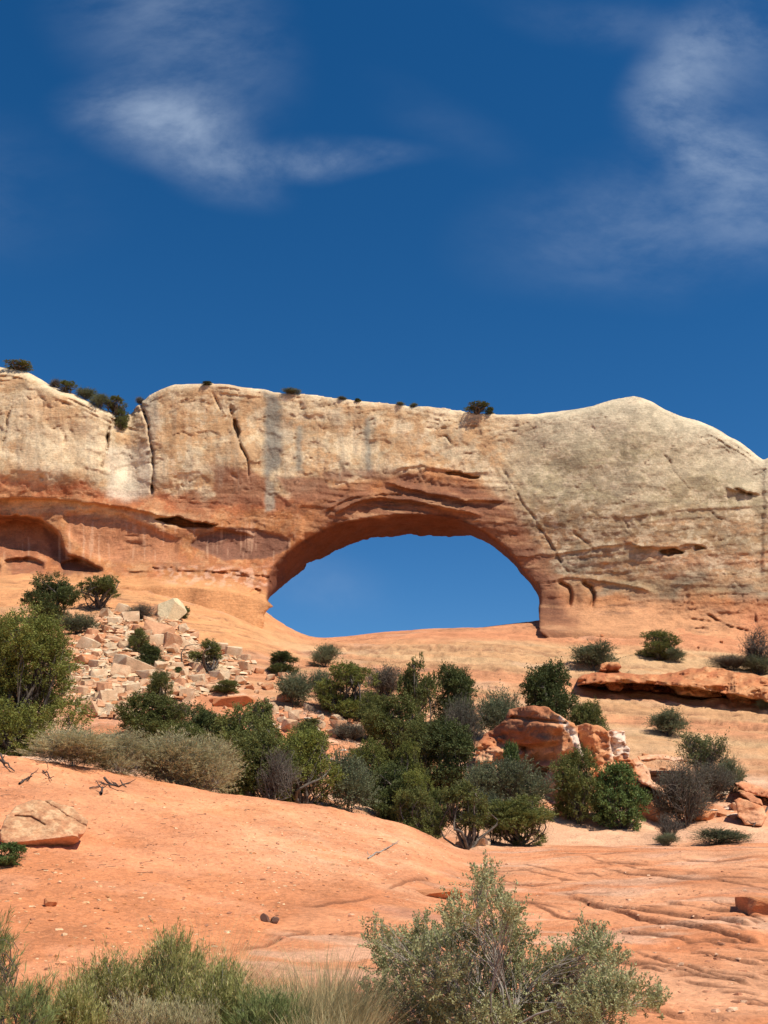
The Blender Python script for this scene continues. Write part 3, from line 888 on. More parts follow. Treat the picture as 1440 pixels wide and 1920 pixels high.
# colour areas of the arch
px, py = AV[:, 0], AV[:, 1]
dk = AV[:, 2] - np.interp(px, apx, Yf[:, 200]) * 0
skv = np.interp(px, apx, sky)
w1 = fbm(px / 90, py / 60, oct=4, seed=201); w2 = fbm(px / 28, py / 22, oct=5, seed=202); w3 = fbm(px / 8, py / 7, oct=4, seed=203)
w4 = fbm(px / 14, py / 60, oct=4, seed=204)                     # vertical streaking
CREAM = np.array([0.59, 0.42, 0.245]); WARM = np.array([0.52, 0.32, 0.165]); ORANGE = np.array([0.42, 0.172, 0.066]); RED = np.array([0.40, 0.135, 0.060])
BROWN = np.array([0.36, 0.155, 0.085]); GRAYC = np.array([0.41, 0.325, 0.195]); PALE = np.array([0.76, 0.62, 0.42]); VARN = np.array([0.24, 0.21, 0.17])
c = np.tile(CREAM, (len(px), 1))
c = blend(c, WARM, sstep(-.25, .35, w1 + .4 * w2) * sstep(skv + 10, skv + 70, py) * sstep(1000, 860, px) * .9)
c = blend(c, [0.62, 0.40, 0.22], sstep(.0, .35, w2 + .5 * w1) * .5 * sstep(1000, 900, px))
# right dome: grey, speckled
rd = sstep(900, 1010, px + .35 * (py - 900) + 25 * w2)
c = c + (np.tile(GRAYC, (len(px), 1)) * (1 + .18 * w2 + .30 * w3)[:, None] - c) * rd[:, None]
c = blend(c, [0.56, 0.44, 0.29], rd * sstep(.0, .5, w1) * .6)
c = blend(c, [0.60, 0.49, 0.34], rd * sstep(0, -90, py - skv - 110) * .7)
# lower wall
low = curve(px, [(-760, 900), (0, 902), (120, 905), (240, 925), (330, 930), (420, 935), (520, 930), (560, 925), (640, 915), (740, 890), (830, 880), (900, 905), (960, 960), (1010, 1020), (1080, 1075), (1200, 1110), (1440, 1110), (2200, 1100)])
lw = sstep(-16, 16, py - low + 14 * w2 + 12 * w1)
c = c + (np.tile(ORANGE, (len(px), 1)) * (1 + .12 * w3 + .1 * w4)[:, None] - c) * lw[:, None]
rr_ = sstep(-12, 6, py - low + 8 * w2) * sstep(36, 14, py - low + 8 * w1) * sstep(640, 520, px)
c = blend(c, RED, rr_ * .85)
pb = sstep(26, 38, py - low + 7 * w2) * sstep(66, 50, py - low + 6 * w1) * sstep(420, 300, px)
c = blend(c, [0.62, 0.42, 0.24], pb * .75)
c = blend(c, RED, sstep(.05, .4, w1 + .5 * w4) * lw * sstep(620, 500, px) * .5)
# right flank: brown cross-bedded band, then lichen grey, then orange foot
rb_ = sstep(925, 985, py + 18 * w2 + (px - 1200) * -.05) * sstep(940, 1010, px + 18 * w2)
c = blend(c, [0.31, 0.19, 0.10], rb_ * sstep(1130, 1090, py) * (.80 + .4 * w2))
c = blend(c, [0.42, 0.235, 0.12], rb_ * sstep(.0, .3, fbm(px / 120, (py + .06 * px) / 12, oct=4, seed=206)) * sstep(1110, 1080, py) * .7)
c = blend(c, [0.25, 0.205, 0.14], sstep(.0, .4, fbm(px / 60, py / 25, oct=5, seed=207)) * rb_ * sstep(1020, 1060, py) * sstep(1150, 1110, py) * .75)
c = blend(c, [0.60, 0.33, 0.18], np.exp(-((py - 1052) / 14) ** 2) * sstep(1190, 1230, px) * .6)
ft = sstep(1100, 1150, py - .02 * (px - 1100) + 16 * w2) * sstep(990, 1030, px)
c = blend(c, [0.52, 0.26, 0.13], ft * .9)
c = blend(c, [0.47, 0.17, 0.08], ft * sstep(1330, 1440, px + 60 * w1) * .7)
m1 = fbm(px / 36, py / 24, oct=5, seed=221, gain=.62); m2 = fbm(px / 17 + 5, py / 11, oct=4, seed=222, gain=.6)
up_ = sstep(10, -10, py - low + 12 * w2) * sstep(1010, 930, px)
c = blend(c, [0.48, 0.265, 0.125], sstep(.08, .14, m1) * up_ * .6)
c = blend(c, [0.70, 0.55, 0.36], sstep(.10, .16, -m1 + .3 * w3) * up_ * .55)
c = blend(c, [0.44, 0.35, 0.23], sstep(.16, .22, m2) * up_ * .40)
lo_ = sstep(-6, 10, py - low + 12 * w2) * sstep(1130, 1090, py)
c = blend(c, [0.33, 0.14, 0.075], sstep(.12, .18, m1) * lo_ * .45)
c = blend(c, [0.52, 0.265, 0.125], sstep(.14, .20, -m1 + .3 * w3) * lo_ * .50)
c = blend(c, [0.52, 0.30, 0.16], sstep(.2, .26, m2) * lo_ * .3)
gd = rd * sstep(1110, 1060, py)
c = blend(c, [0.27, 0.215, 0.145], sstep(.14, .22, m2 + .5 * w3) * gd * .45)
c = blend(c, [0.62, 0.50, 0.34], sstep(.14, .22, -m2 + .5 * w3) * gd * .45)
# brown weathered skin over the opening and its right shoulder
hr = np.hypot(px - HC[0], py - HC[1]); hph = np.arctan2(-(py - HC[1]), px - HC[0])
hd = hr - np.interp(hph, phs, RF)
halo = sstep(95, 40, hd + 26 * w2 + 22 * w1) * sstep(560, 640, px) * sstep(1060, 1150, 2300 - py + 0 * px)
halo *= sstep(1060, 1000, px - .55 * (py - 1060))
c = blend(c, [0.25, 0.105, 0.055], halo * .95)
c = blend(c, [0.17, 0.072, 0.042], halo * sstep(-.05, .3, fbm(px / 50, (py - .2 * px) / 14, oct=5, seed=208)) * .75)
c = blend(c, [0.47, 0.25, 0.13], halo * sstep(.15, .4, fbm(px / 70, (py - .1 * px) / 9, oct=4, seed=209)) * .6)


def patch(poly, cc, k, soft=5, wob=7):
    global c
    sd = poly_sd(px + wob * w2, py + wob * w3 * .6, poly)
    c = blend(c, cc, sstep(soft, -soft, sd) * k)


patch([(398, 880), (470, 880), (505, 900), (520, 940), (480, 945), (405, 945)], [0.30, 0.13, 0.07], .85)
patch([(395, 870), (430, 872), (470, 885), (400, 892)], [0.42, 0.24, 0.14], .6)
patch([(520, 895), (600, 893), (622, 925), (580, 945), (540, 930)], [0.28, 0.12, 0.065], .85)
patch([(600, 885), (655, 880), (670, 895), (640, 905), (605, 900)], [0.25, 0.12, 0.07], .85)
patch([(660, 880), (700, 882), (720, 892), (690, 898)], [0.27, 0.13, 0.075], .8)
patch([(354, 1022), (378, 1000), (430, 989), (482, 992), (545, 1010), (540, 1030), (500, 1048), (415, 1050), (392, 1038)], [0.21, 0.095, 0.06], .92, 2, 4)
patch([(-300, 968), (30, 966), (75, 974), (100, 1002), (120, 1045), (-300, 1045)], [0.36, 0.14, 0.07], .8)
patch([(80, 985), (105, 1000), (130, 1045), (192, 1072), (120, 1078), (95, 1040)], [0.20, 0.08, 0.045], .85)  # shade on the alcove's right wall, painted into the colour
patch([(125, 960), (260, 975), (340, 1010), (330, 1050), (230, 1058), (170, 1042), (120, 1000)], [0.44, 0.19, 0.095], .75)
patch([(12, 1048), (88, 1052), (86, 1070), (45, 1082), (15, 1072)], [0.25, 0.10, 0.06], .6)
patch([(200, 838), (285, 838), (285, 925), (240, 940), (200, 930)], [0.66, 0.56, 0.42], .7, 9)
patch([(60, 800), (190, 790), (195, 880), (80, 890), (20, 870)], [0.68, 0.54, 0.35], .5, 12)
patch([(60, 730), (100, 740), (110, 790), (30, 790)], [0.62, 0.40, 0.22], .5, 12)
patch([(495, 730), (525, 745), (528, 870), (500, 900), (494, 860)], [0.17, 0.165, 0.145], .8, 7, 9)
patch([(497, 900), (512, 902), (516, 955), (496, 960)], [0.40, 0.36, 0.27], .75, 4, 4)
patch([(520, 790), (545, 790), (548, 830), (522, 840)], [0.40, 0.33, 0.24], .5, 8, 5)
patch([(556, 800), (566, 800), (568, 882), (555, 882)], [0.22, 0.215, 0.18], .65, 5, 7)
patch([(683, 785), (692, 785), (695, 885), (684, 880)], [0.2, 0.195, 0.165], .7, 4, 6)
patch([(620, 770), (650, 775), (645, 800), (618, 795)], [0.50, 0.40, 0.27], .5, 8, 5)
patch([(262, 750), (290, 745), (300, 790), (284, 860), (276, 800)], [0.40, 0.35, 0.27], .5, 5, 4)
patch([(725, 1030), (790, 1000), (800, 1030)], RED, .0)
# mineral runs down the lower left wall
st = sstep(.25, .55, fbm(px / 5.5, py / 70, oct=3, seed=211)) * sstep(965, 985, py) * sstep(1065, 1040, py) * sstep(560, 540, px)
c = blend(c, [0.66, 0.40, 0.25], st * .4)
st = sstep(.2, .5, fbm(px / 7, py / 90, oct=3, seed=212)) * sstep(skv + 15, skv + 50, py) * sstep(low, low - 30, py) * sstep(960, 900, px)
c = blend(c, [0.36, 0.30, 0.22], st * .30)
# top rim painted paler, as raking sun brightens it
ci = np.clip(np.searchsorted(apx, px), 0, len(apx) - 1); cj = np.clip(np.searchsorted(apy, py), 0, len(apy) - 1)
c = blend(c, [0.16, 0.09, 0.06], CRK[ci, cj] * .75)
c = blend(c, [0.20, 0.11, 0.07], LIN[ci, cj] * .52)
c = blend(c, PALE, sstep(14, 3, py - skv + 3 * w2) * .4)
# slope at the foot, left and centre
fo = sstep(-6, 8, py - np.interp(px, apx, baseline[:, 0]) + 5 * w2) * sstep(1020, 900, px)
c = blend(c, [0.61, 0.285, 0.12], fo * .9)
c = blend(c, [0.66, 0.44, 0.33], sstep(1058, 1066, py + 4 * w2) * sstep(1098, 1088, py - .06 * (px - 300)) * sstep(270, 330, px) * sstep(525, 505, px) * sstep(0, .3, w3) * .35)
# under the arch: same rock, the ceiling's shade painted into its colour
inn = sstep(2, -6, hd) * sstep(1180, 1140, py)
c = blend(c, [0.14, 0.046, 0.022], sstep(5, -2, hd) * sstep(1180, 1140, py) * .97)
c *= (1 + .07 * w3)[:, None]
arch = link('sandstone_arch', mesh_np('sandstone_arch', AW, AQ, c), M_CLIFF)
tag(arch, 'huge natural arch of cream and orange sandstone with sky showing through its opening', 'rock arch')
BV_A = BVHTree.FromPolygons([tuple(v) for v in AW.tolist()], AQ.tolist())


def hit_any(px, py):
    u, v = ray(px, py)
    d = Vector((float(u), 1.0, float(v))).normalized()
    a = BV_A.ray_cast(Vector((0, 0, 0)), d); b = BV_G.ray_cast(Vector((0, 0, 0)), d)
    if a[0] is None: return b[0]
    if b[0] is None: return a[0]
    return a[0] if a[3] < b[3] else b[0]

# ------------------------------------------------------------------ rocks
def relief_rock(name, layers, col_fn, label, cat, step=2.2, ystep=0.12, seed=1, rough=0.05, rnd=0.12, mat=None, group=None):
    """one rock grown from outlines standing at real depths.  layers: (outline, front depth fn, back depth)"""
    allp = np.array([p for l in layers for p in l[0]], float)
    gx_ = np.arange(allp[:, 0].min() - 8, allp[:, 0].max() + 9, step); gy_ = np.arange(allp[:, 1].min() - 8, allp[:, 1].max() + 9, step)
    P, R = np.meshgrid(gx_, gy_, indexing='ij')
    fronts = [l[1](P, R) for l in layers]
    y0 = min(float(f[poly_sd(P, R, l[0]) < 4].min()) for f, l in zip(fronts, layers)) - .6; y1 = max(l[2] for l in layers) + .6
    gY = np.arange(y0, y1, ystep)
    F = np.full((len(gx_), len(gy_), len(gY)), 9.0)
    for (poly, fn, yb), fr in zip(layers, fronts):
        pm = FPX / (yb * 1.0)
        sc = 1.0 / pm
        wxx = P + 3 * step * .5 * fbm(P / 14, R / 14, oct=3, seed=seed); wyy = R + 3 * step * .5 * fbm(P / 14, R / 14, oct=3, seed=seed + 5)
        sd = poly_sd(wxx, wyy, poly) * sc
        rg = rough * (fbm(P / 22, R / 13, oct=4, seed=seed + 9) * 2.2)
        fq_ = (fbm(P / 26, R / 20, oct=2, seed=seed + 12) * 3.2); kq = np.round(fq_)
        rg = rg + rough * 2.2 * (kq + .5 * sstep(.3, .5, np.abs(fq_ - kq)) * np.sign(fq_ - kq)) * (rough > .05)
        cr_ = fbm(P / 34, R / 28, oct=3, seed=seed + 14, gain=.45); rg = rg + rough * 1.6 * np.exp(-(cr_ / .035) ** 2) * (rough > .05)
        f = smax(sd[:, :, None] + 0 * gY, (fr + rg)[:, :, None] - gY, rnd)
        f = smax(f, gY - yb, rnd)
        F = np.minimum(F, f)
    F[0] = F[-1] = 1; F[:, 0] = F[:, -1] = 1; F[:, :, 0] = F[:, :, -1] = 1
    Vv, Qq = surface_nets(F, gx_, gy_, gY)
    x_, z_ = unproj(Vv[:, 0], Vv[:, 1], Vv[:, 2])
    o0 = np.array([x_.mean(), Vv[:, 2].mean(), z_.min()])
    me = mesh_np(name, np.stack([x_, Vv[:, 2], z_], 1) - o0, Qq, col_fn(Vv[:, 0], Vv[:, 1], Vv[:, 2]))
    o = link(name, me, mat or M_ROCK); o.location = o0
    tag(o, label, cat, group)
    return o


def boulder_mesh(name, seed, base, cut=0.62, nplanes=16, noise=0.05, sub=4, flat=1.0, pale=None, layered=0.0):
    import bmesh
    rs = np.random.RandomState(seed)
    bm = bmesh.new(); bmesh.ops.create_icosphere(bm, subdivisions=sub, radius=1.0)
    v = np.array([p.co[:] for p in bm.verts]); f = np.array([[q.index for q in p.verts] for p in bm.faces]); bm.free()
    for _ in range(nplanes):
        n = rs.normal(size=3); n /= np.linalg.norm(n)
        d = rs.uniform(cut, 0.92)
        k = np.maximum(0, v @ n - d)
        v -= k[:, None] * n
    ln = np.linalg.norm(v, axis=1, keepdims=True)
    nn = fbm(v[:, 0] * 1.7 + seed, v[:, 1] * 1.7, v[:, 2] * 1.7, oct=4, seed=seed)
    v *= 1 + noise * nn[:, None]
    if layered:
        t = v[:, 2] * 5 + .5 * nn
        v[:, :2] *= 1 - layered * (np.abs(t - np.floor(t) - .5) < .12)[:, None]
    v[:, 2] *= flat
    w = fbm(v[:, 0] * 2.3, v[:, 1] * 2.3 + seed, v[:, 2] * 3.3, oct=4, seed=seed + 3)
    c_ = np.tile(np.array(base, float), (len(v), 1)) * (1 + .16 * w)[:, None]
    if pale is not None:
        c_ = blend(c_, pale, sstep(-.1, .35, w))
    me = mesh_np(name, v, f, c_, smooth=False)
    me.materials.append(M_ROCK)
    return me


CRM, PNK, ORG, WHT = (0.58, 0.375, 0.225), (0.56, 0.29, 0.16), (0.52, 0.21, 0.09), (0.66, 0.50, 0.33)
def block_mesh(name, seed, base, flat, pale):
    import bmesh
    r = np.random.RandomState(seed + 70)
    bm = bmesh.new()
    q = r.uniform(-1, 1, (22, 3)); q = np.sign(q) * np.abs(q) ** .55 * np.array([1.0, r.uniform(.6, .95), flat])
    for p in q: bm.verts.new(p)
    o = bmesh.ops.convex_hull(bm, input=bm.verts)
    bmesh.ops.delete(bm, geom=[g for g in set(o['geom_interior'] + o['geom_unused']) if isinstance(g, bmesh.types.BMVert)], context='VERTS')
    bmesh.ops.dissolve_limit(bm, angle_limit=.28, verts=bm.verts, edges=bm.edges)
    bmesh.ops.bevel(bm, geom=bm.edges[:], offset=.035, segments=1, affect='EDGES')
    bmesh.ops.triangulate(bm, faces=bm.faces)
    bmesh.ops.subdivide_edges(bm, edges=bm.edges, cuts=2)
    bmesh.ops.triangulate(bm, faces=bm.faces)
    v = np.array([p.co[:] for p in bm.verts]); f = np.array([[k.index for k in p.verts] for p in bm.faces]); bm.free()
    w = fbm(v[:, 0] * 2.3, v[:, 1] * 2.3 + seed, v[:, 2] * 3.3, oct=4, seed=seed + 3)
    v = v * (1 + .05 * w)[:, None]
    c_ = np.tile(np.array(base, float), (len(v), 1)) * (1 + .16 * w)[:, None]
    if pale is not None: c_ = blend(c_, pale, sstep(-.05, .3, w))
    me = mesh_np(name, v, f, c_, smooth=False); me.materials.append(M_ROCK)
    return me


BM = [block_mesh('rubble_block', s, b, fl_, p)
      for s, b, fl_, p in [(1, CRM, .8, WHT), (2, CRM, .7, PNK), (3, PNK, .75, CRM), (4, CRM, .6, WHT), (5, PNK, .8, None),
                           (6, WHT, .75, CRM), (7, ORG, .7, PNK), (8, CRM, .9, PNK), (9, ORG, .8, None), (10, PNK, .6, CRM)]]


def rock_at(me, pxc, pyb, wpx, hpx, rz, tilt, label, cat='rock', group=None, Y=None, sink=.25, name='rock', dy=None):
    p = hit_any(pxc, pyb) if Y is None else drop(unproj(pxc, pyb, Y)[0], Y)
    if p is None: return None
    s = p.y / FPX
    o = link(name, me)
    w = wpx * s / 1.75; h = hpx * s / 1.75
    o.location = (p.x, p.y + w * .3, p.z + h * (1 - sink) * .55)
    o.rotation_euler = (tilt[0], tilt[1], rz)
    o.scale = (w * 1.05, w * (dy or .85), h)
    tag(o, label, cat, group)
    return o


rs = np.random.RandomState(11)


def scatter(poly, n, smin_, smax_, mes, label, group, power=1.8, gap=.5, name='rock', asp=(.65, 1.15), seed=3):
    r = np.random.RandomState(seed)
    P_ = np.array(poly, float); done = []; k = 0; tries = 0
    while k < n and tries < n * 60:
        tries += 1
        x = r.uniform(P_[:, 0].min(), P_[:, 0].max()); y = r.uniform(P_[:, 1].min(), P_[:, 1].max())
        if poly_sd(np.array([x]), np.array([y]), poly)[0] > 0: continue
        s = smin_ + (smax_ - smin_) * (1 - k / n) ** power * r.uniform(.75, 1)
        if any((x - a) ** 2 + ((y - b) * 1.5) ** 2 < (gap * (s + q)) ** 2 for a, b, q in done): continue
        done.append((x, y, s))
        rock_at(mes[r.randint(len(mes))], x, y, s, s * r.uniform(*asp), r.uniform(0, 6.28), (r.uniform(-.35, .35), r.uniform(-.35, .35)), label, 'rock', group, name=name)
        k += 1
    return done


TAL = [(150, 1185), (205, 1150), (290, 1145), (345, 1170), (380, 1215), (440, 1225), (475, 1245), (455, 1290), (400, 1300), (330, 1315), (240, 1345), (175, 1345), (125, 1315), (122, 1230)]
scatter(TAL, 270, 6, 38, BM[:6] + BM[7:8] + BM[9:], 'cream and pink broken sandstone block among many on the steep talus left of the opening', 'sandstone blocks of the talus left of the opening', seed=5)
VAL = [(500, 1310), (560, 1318), (640, 1335), (700, 1340), (770, 1350), (760, 1380), (680, 1375), (600, 1400), (540, 1370), (470, 1330)]
scatter(VAL, 48, 9, 34, BM[:4] + BM[5:8], 'small tan sandstone block lying among the junipers below the opening', 'small blocks among the junipers below the opening', seed=8)
scatter([(660, 1498), (735, 1500), (835, 1530), (830, 1560), (760, 1548), (670, 1518)], 16, 9, 30, [BM[0], BM[5], BM[9], BM[3]], 'pale rounded stone in the gap behind the dirt mound crest', 'pale stones behind the dirt mound crest', seed=9)
scatter([(1010, 1190), (1420, 1200), (1430, 1235), (1180, 1230)], 6, 4, 9, [BM[8], BM[6]], 'tiny orange stone on the bare slope under the right-hand wall', 'tiny stones under the right wall', seed=10)
scatter([(1180, 1440), (1240, 1460), (1240, 1530), (1330, 1540), (1440, 1530), (1440, 1480), (1390, 1470), (1350, 1530), (1230, 1420)], 16, 10, 34, [BM[6], BM[8], BM[2], BM[4]], 'orange sandstone block at the foot of the red outcrop slope', 'orange blocks below the outcrop', seed=12)
scatter([(470, 1255), (540, 1260), (520, 1300), (440, 1330), (400, 1335), (395, 1300), (450, 1290)], 16, 8, 26, [BM[1], BM[2], BM[7], BM[6]], 'pinkish block where the talus meets the bare slickrock', 'pinkish blocks at the talus edge', seed=13)

big = boulder_mesh('boulder', 41, (0.66, 0.53, 0.33), cut=.38, nplanes=11, noise=.05, sub=5)
rock_at(big, 313, 1163, 66, 66, .6, (.2, .35), 'big cream boulder perched on top of the talus heap beside the slope', 'boulder', name='boulder', sink=.05)
rock_at(BM[4], 296, 1195, 50, 42, 1.1, (.1, .1), 'pink angular boulder directly under the big cream boulder', 'boulder', name='boulder')
rock_at(BM[2], 315, 1210, 40, 38, 2.3, (.1, -.2), 'upright pink block propped beneath the pink angular boulder', 'boulder', name='boulder')
rock_at(BM[3], 345, 1215, 46, 34, .3, (.1, .4), 'cream wedge boulder leaning right below the perched boulder', 'boulder', name='boulder')
rock_at(BM[0], 245, 1262, 68, 42, .9, (.3, .2), 'broad pale boulder in the middle of the talus beside a slim juniper', 'boulder', name='boulder')
rock_at(BM[8], 432, 1325, 80, 36, .2, (0, 0), 'low orange bank of rock at the lower right corner of the talus', 'boulder', name='boulder', sink=.4)
rock_at(BM[9], 190, 1330, 44, 26, 1.9, (0, .2), 'cream boulder near the bottom of the talus above the brush', 'boulder', name='boulder')
rock_at(BM[6], 150, 1248, 46, 30, 2.6, (.1, .2), 'rounded reddish boulder on the left side of the talus', 'boulder', name='boulder')
rock_at(BM[3], 640, 1355, 36, 20, .2, (0, .5), 'long pale slab tilted beside the big green juniper under the opening', 'boulder', name='boulder')
rock_at(BM[9], 866, 1572, 28, 24, 2, (.3, 0), 'white boulder just left of the twisted pinyon trunk', 'boulder', name='boulder', Y=38.5)
rock_at(BM[5], 905, 1568, 26, 20, 1, (.1, .2), 'white boulder just right of the twisted pinyon trunk', 'boulder', name='boulder', Y=39)
rock_at(BM[8], 835, 1580, 40, 12, .2, (0, 0), 'flat dark orange slab at the end of the dirt mound crest', 'boulder', name='boulder', Y=38)
rock_at(BM[1], 960, 1425, 110, 60, .5, (.1, .1), 'greyish tan boulder in the shade below the red cap rock', 'boulder', name='boulder', Y=50)
rock_at(BM[6], 1220, 1520, 52, 56, 2.2, (.1, .1), 'rounded orange boulder right of the bright green ash shrub', 'boulder', name='boulder', Y=48)
rock_at(BM[8], 1318, 1536, 60, 34, 1.0, (.1, .1), 'low orange boulder under the dark brush on the right', 'boulder', name='boulder', Y=48)
rock_at(BM[8], 93, 1699, 21, 17, .4, (.1, .3), 'fist-sized reddish stone alone on the dirt mound', 'stone', name='stone', sink=.15)
dk_ = boulder_mesh('stone', 55, (.16, .085, .06), cut=.45, nplanes=10, sub=3)
rock_at(dk_, 498, 1728, 19, 16, .4, (.1, .6), 'dark pointed stone at the edge of dirt and slab, left of two', 'stone', name='stone', sink=.1)
rock_at(dk_, 516, 1731, 17, 17, 2.4, (.3, -.3), 'dark pointed stone at the edge of dirt and slab, right of two', 'stone', name='stone', sink=.1)
rock_at(BM[8], 1450, 1712, 130, 56, 1.4, (.05, .1), 'orange boulder resting on the cracked slab at the right edge', 'boulder', name='boulder', sink=.9)
rock_at(BM[8], 825, 1682, 80, 22, .1, (0, 0), 'low reddish hump of stone behind the tall saltbush', 'boulder', name='boulder', sink=.5)


def colr(base, alt, red, sc=1.0, seed=0, extra=None):
    def fn(px, py, Y):
        a_ = fbm(px / (40 * sc), py / (22 * sc), oct=4, seed=seed); b_ = fbm(px / (9 * sc), py / (6 * sc), oct=3, seed=seed + 1)
        c_ = np.tile(np.array(base, float), (len(px), 1))
        c_ = blend(c_, alt, sstep(-.05, .35, a_ + .3 * b_) * .8); c_ = blend(c_, red, sstep(.1, .4, -a_ + .3 * b_) * .7)
        c_ *= (1 + .12 * b_)[:, None]
        if extra: c_ = extra(c_, px, py)
        return c_
    return fn


# the split boulder on the mound
BP = [(-2, 1562), (12, 1530), (30, 1512), (60, 1500), (100, 1499), (135, 1512), (166, 1540), (160, 1560), (145, 1578), (118, 1592), (70, 1604), (30, 1592), (0, 1578)]
yb_ = hit_ground(70, 1600).y


def b_front(P, R):
    f = yb_ + .1 + (1602 - R) * .011 + np.where(R > 1575 + (P - 70) * -.12, (R - 1575 - (P - 70) * -.12) * .03, 0)
    wv = 3 * fbm(P / 14, R / 14, oct=3, seed=14)
    q = R - P * .62 + wv                                   # bedding of the block runs down to the right
    f += .16 * sstep(1441, 1437, q) + .12 * sstep(1462, 1459, q) * sstep(20, 60, P) + .07 * sstep(1480, 1478, q)
    f += .10 * np.exp(-(seg_dist(P, R + wv * .4, [(28, 1530), (58, 1531), (84, 1546)])[0] / 1.4) ** 2) + .05 * np.exp(-((q - 1450) / 1.2) ** 2)
    t = ((P - 20) * .55 - R) / 9.0 + .6 * fbm(P / 30, R / 30, oct=3, seed=4)
    return f + .05 * fbm(P / 26, R / 9, oct=4, seed=6) - .12 * sstep(60, 20, P) * sstep(1520, 1545, R)


def b_extra(c_, px, py):
    sh = sstep(4, -4, (1560 + (px * .35)) - py - 12)
    return blend(c_, (0.50, 0.22, 0.12), sstep(1568, 1590, py + .1 * px) * .8)


relief_rock('boulder', [(BP, b_front, yb_ + 1.5)], colr((0.52, 0.28, 0.145), (0.62, 0.38, 0.21), (0.40, 0.18, 0.09), .35, 301, b_extra),
            'large layered tan boulder with a cracked slanting face on the dirt mound', 'boulder', step=1.3, ystep=.03, rough=.012, rnd=.05)

# red cap rock outcrop above the junipers
CAP = [(905, 1378), (922, 1368), (945, 1352), (956, 1331), (975, 1325), (1005, 1323), (1030, 1328), (1050, 1342), (1078, 1358), (1086, 1392), (1098, 1425), (1108, 1455), (1112, 1545), (1000, 1550), (1010, 1470),
       (1032, 1440), (1005, 1432), (988, 1420), (986, 1402), (955, 1398), (925, 1394), (905, 1390)]
SHO = [(1080, 1362), (1098, 1356), (1130, 1362), (1142, 1376), (1146, 1398), (1150, 1430), (1155, 1545), (1100, 1545), (1098, 1440), (1084, 1394)]
STP = [(1138, 1372), (1150, 1368), (1172, 1369), (1174, 1392), (1180, 1402), (1178, 1420), (1190, 1432), (1200, 1545), (1140, 1545), (1136, 1400)]


def cap_f(P, R):
    f = 50.5 + np.clip((1040 - P) * .045, -.6, 5.5) + np.clip((1362 - R) * .03, 0, 3)
    f += 1.3 * sstep(1392, 1404, R + .1 * (P - 1000)) * sstep(1056, 1040, P) * sstep(1440, 1425, R) + .5 * sstep(1432, 1440, R) * sstep(1070, 1040, P)
    f += .9 * np.exp(-(((P - 1010) / 26) ** 2 + ((R - 1428) / 10) ** 2)) + .6 * np.exp(-(seg_dist(P, R, [(960, 1345), (1020, 1352), (1060, 1356)])[0] / 3) ** 2)
    return f - .9 * sstep(1430, 1540, R)


def sho_f(P, R):
    return 51.0 + np.clip((1108 - P) * .11, 0, 2.6) + np.clip((1372 - R) * .05, 0, 2) - .8 * sstep(1420, 1540, R) + .25 * np.exp(-((P - 1110 - .1 * (R - 1400)) / 3) ** 2)


def stp_f(P, R):
    t = (R - 1368 + 3 * fbm(P / 9, R / 9, oct=2, seed=15)) / 7.0
    return 52.0 - .06 * np.floor(t) * (R < 1430) - .9 * (R >= 1430) + .15 * fbm(P / 10, R / 6, oct=3, seed=8) - .9 * sstep(1430, 1540, R)


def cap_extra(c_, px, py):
    c_ = blend(c_, (0.36, 0.13, 0.06), sstep(1395, 1385, py) * sstep(1035, 1015, px) * .8)  # shade of the left-facing side, painted into the colour
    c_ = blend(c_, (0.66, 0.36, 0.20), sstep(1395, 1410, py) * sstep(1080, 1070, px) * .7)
    d = seg_dist(px, py, [(1052, 1350), (1075, 1375), (1088, 1410), (1096, 1430)])[0]
    c_ = blend(c_, (0.72, 0.56, 0.44), sstep(8, 3, d + 3 * vnoise(px / 5, py / 5)) * .9)
    c_ = blend(c_, (0.74, 0.60, 0.48), .9 * sstep(-.6, .2, fbm(px / 9, py / 4, oct=3, seed=7)) * sstep(1140, 1146, px + 3 * vnoise(px / 6, py / 4)) * sstep(1425, 1412, py + 6 * vnoise(px / 8, py / 8, seed=3)) * .9)
    return c_


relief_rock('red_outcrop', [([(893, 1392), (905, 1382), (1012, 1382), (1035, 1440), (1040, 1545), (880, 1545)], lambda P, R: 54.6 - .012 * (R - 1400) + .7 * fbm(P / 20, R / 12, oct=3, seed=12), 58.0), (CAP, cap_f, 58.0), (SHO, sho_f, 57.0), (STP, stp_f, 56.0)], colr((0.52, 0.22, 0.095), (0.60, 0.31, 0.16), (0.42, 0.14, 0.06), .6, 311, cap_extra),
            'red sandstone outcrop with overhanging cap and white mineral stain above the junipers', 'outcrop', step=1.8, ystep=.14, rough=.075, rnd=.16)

# long ledge across the slickrock at the right
UP = [(1080, 1284), (1083, 1270), (1110, 1262), (1150, 1261), (1200, 1265), (1262, 1262), (1290, 1253), (1330, 1251), (1375, 1258), (1440, 1270), (1520, 1284), (1700, 1310), (1700, 1350), (1520, 1335), (1440, 1318), (1400, 1309),
      (1372, 1302), (1330, 1294), (1285, 1288), (1230, 1284), (1180, 1279), (1140, 1281), (1110, 1282)]
LO = [(1088, 1276), (1200, 1276), (1330, 1280), (1440, 1300), (1560, 1320), (1700, 1345), (1700, 1372), (1560, 1346), (1440, 1330), (1408, 1324), (1360, 1309), (1300, 1309), (1255, 1301), (1180, 1292), (1090, 1287)]
MU = [(1118, 1264), (1124, 1256), (1126, 1246), (1138, 1242), (1160, 1243), (1168, 1252), (1160, 1258), (1166, 1264), (1160, 1268), (1120, 1268)]
BL = [(1134, 1284), (1145, 1280), (1165, 1280), (1170, 1290), (1162, 1297), (1142, 1296)]
BL2 = [(1254, 1288), (1268, 1282), (1310, 1284), (1350, 1293), (1352, 1306), (1320, 1308), (1270, 1302)]
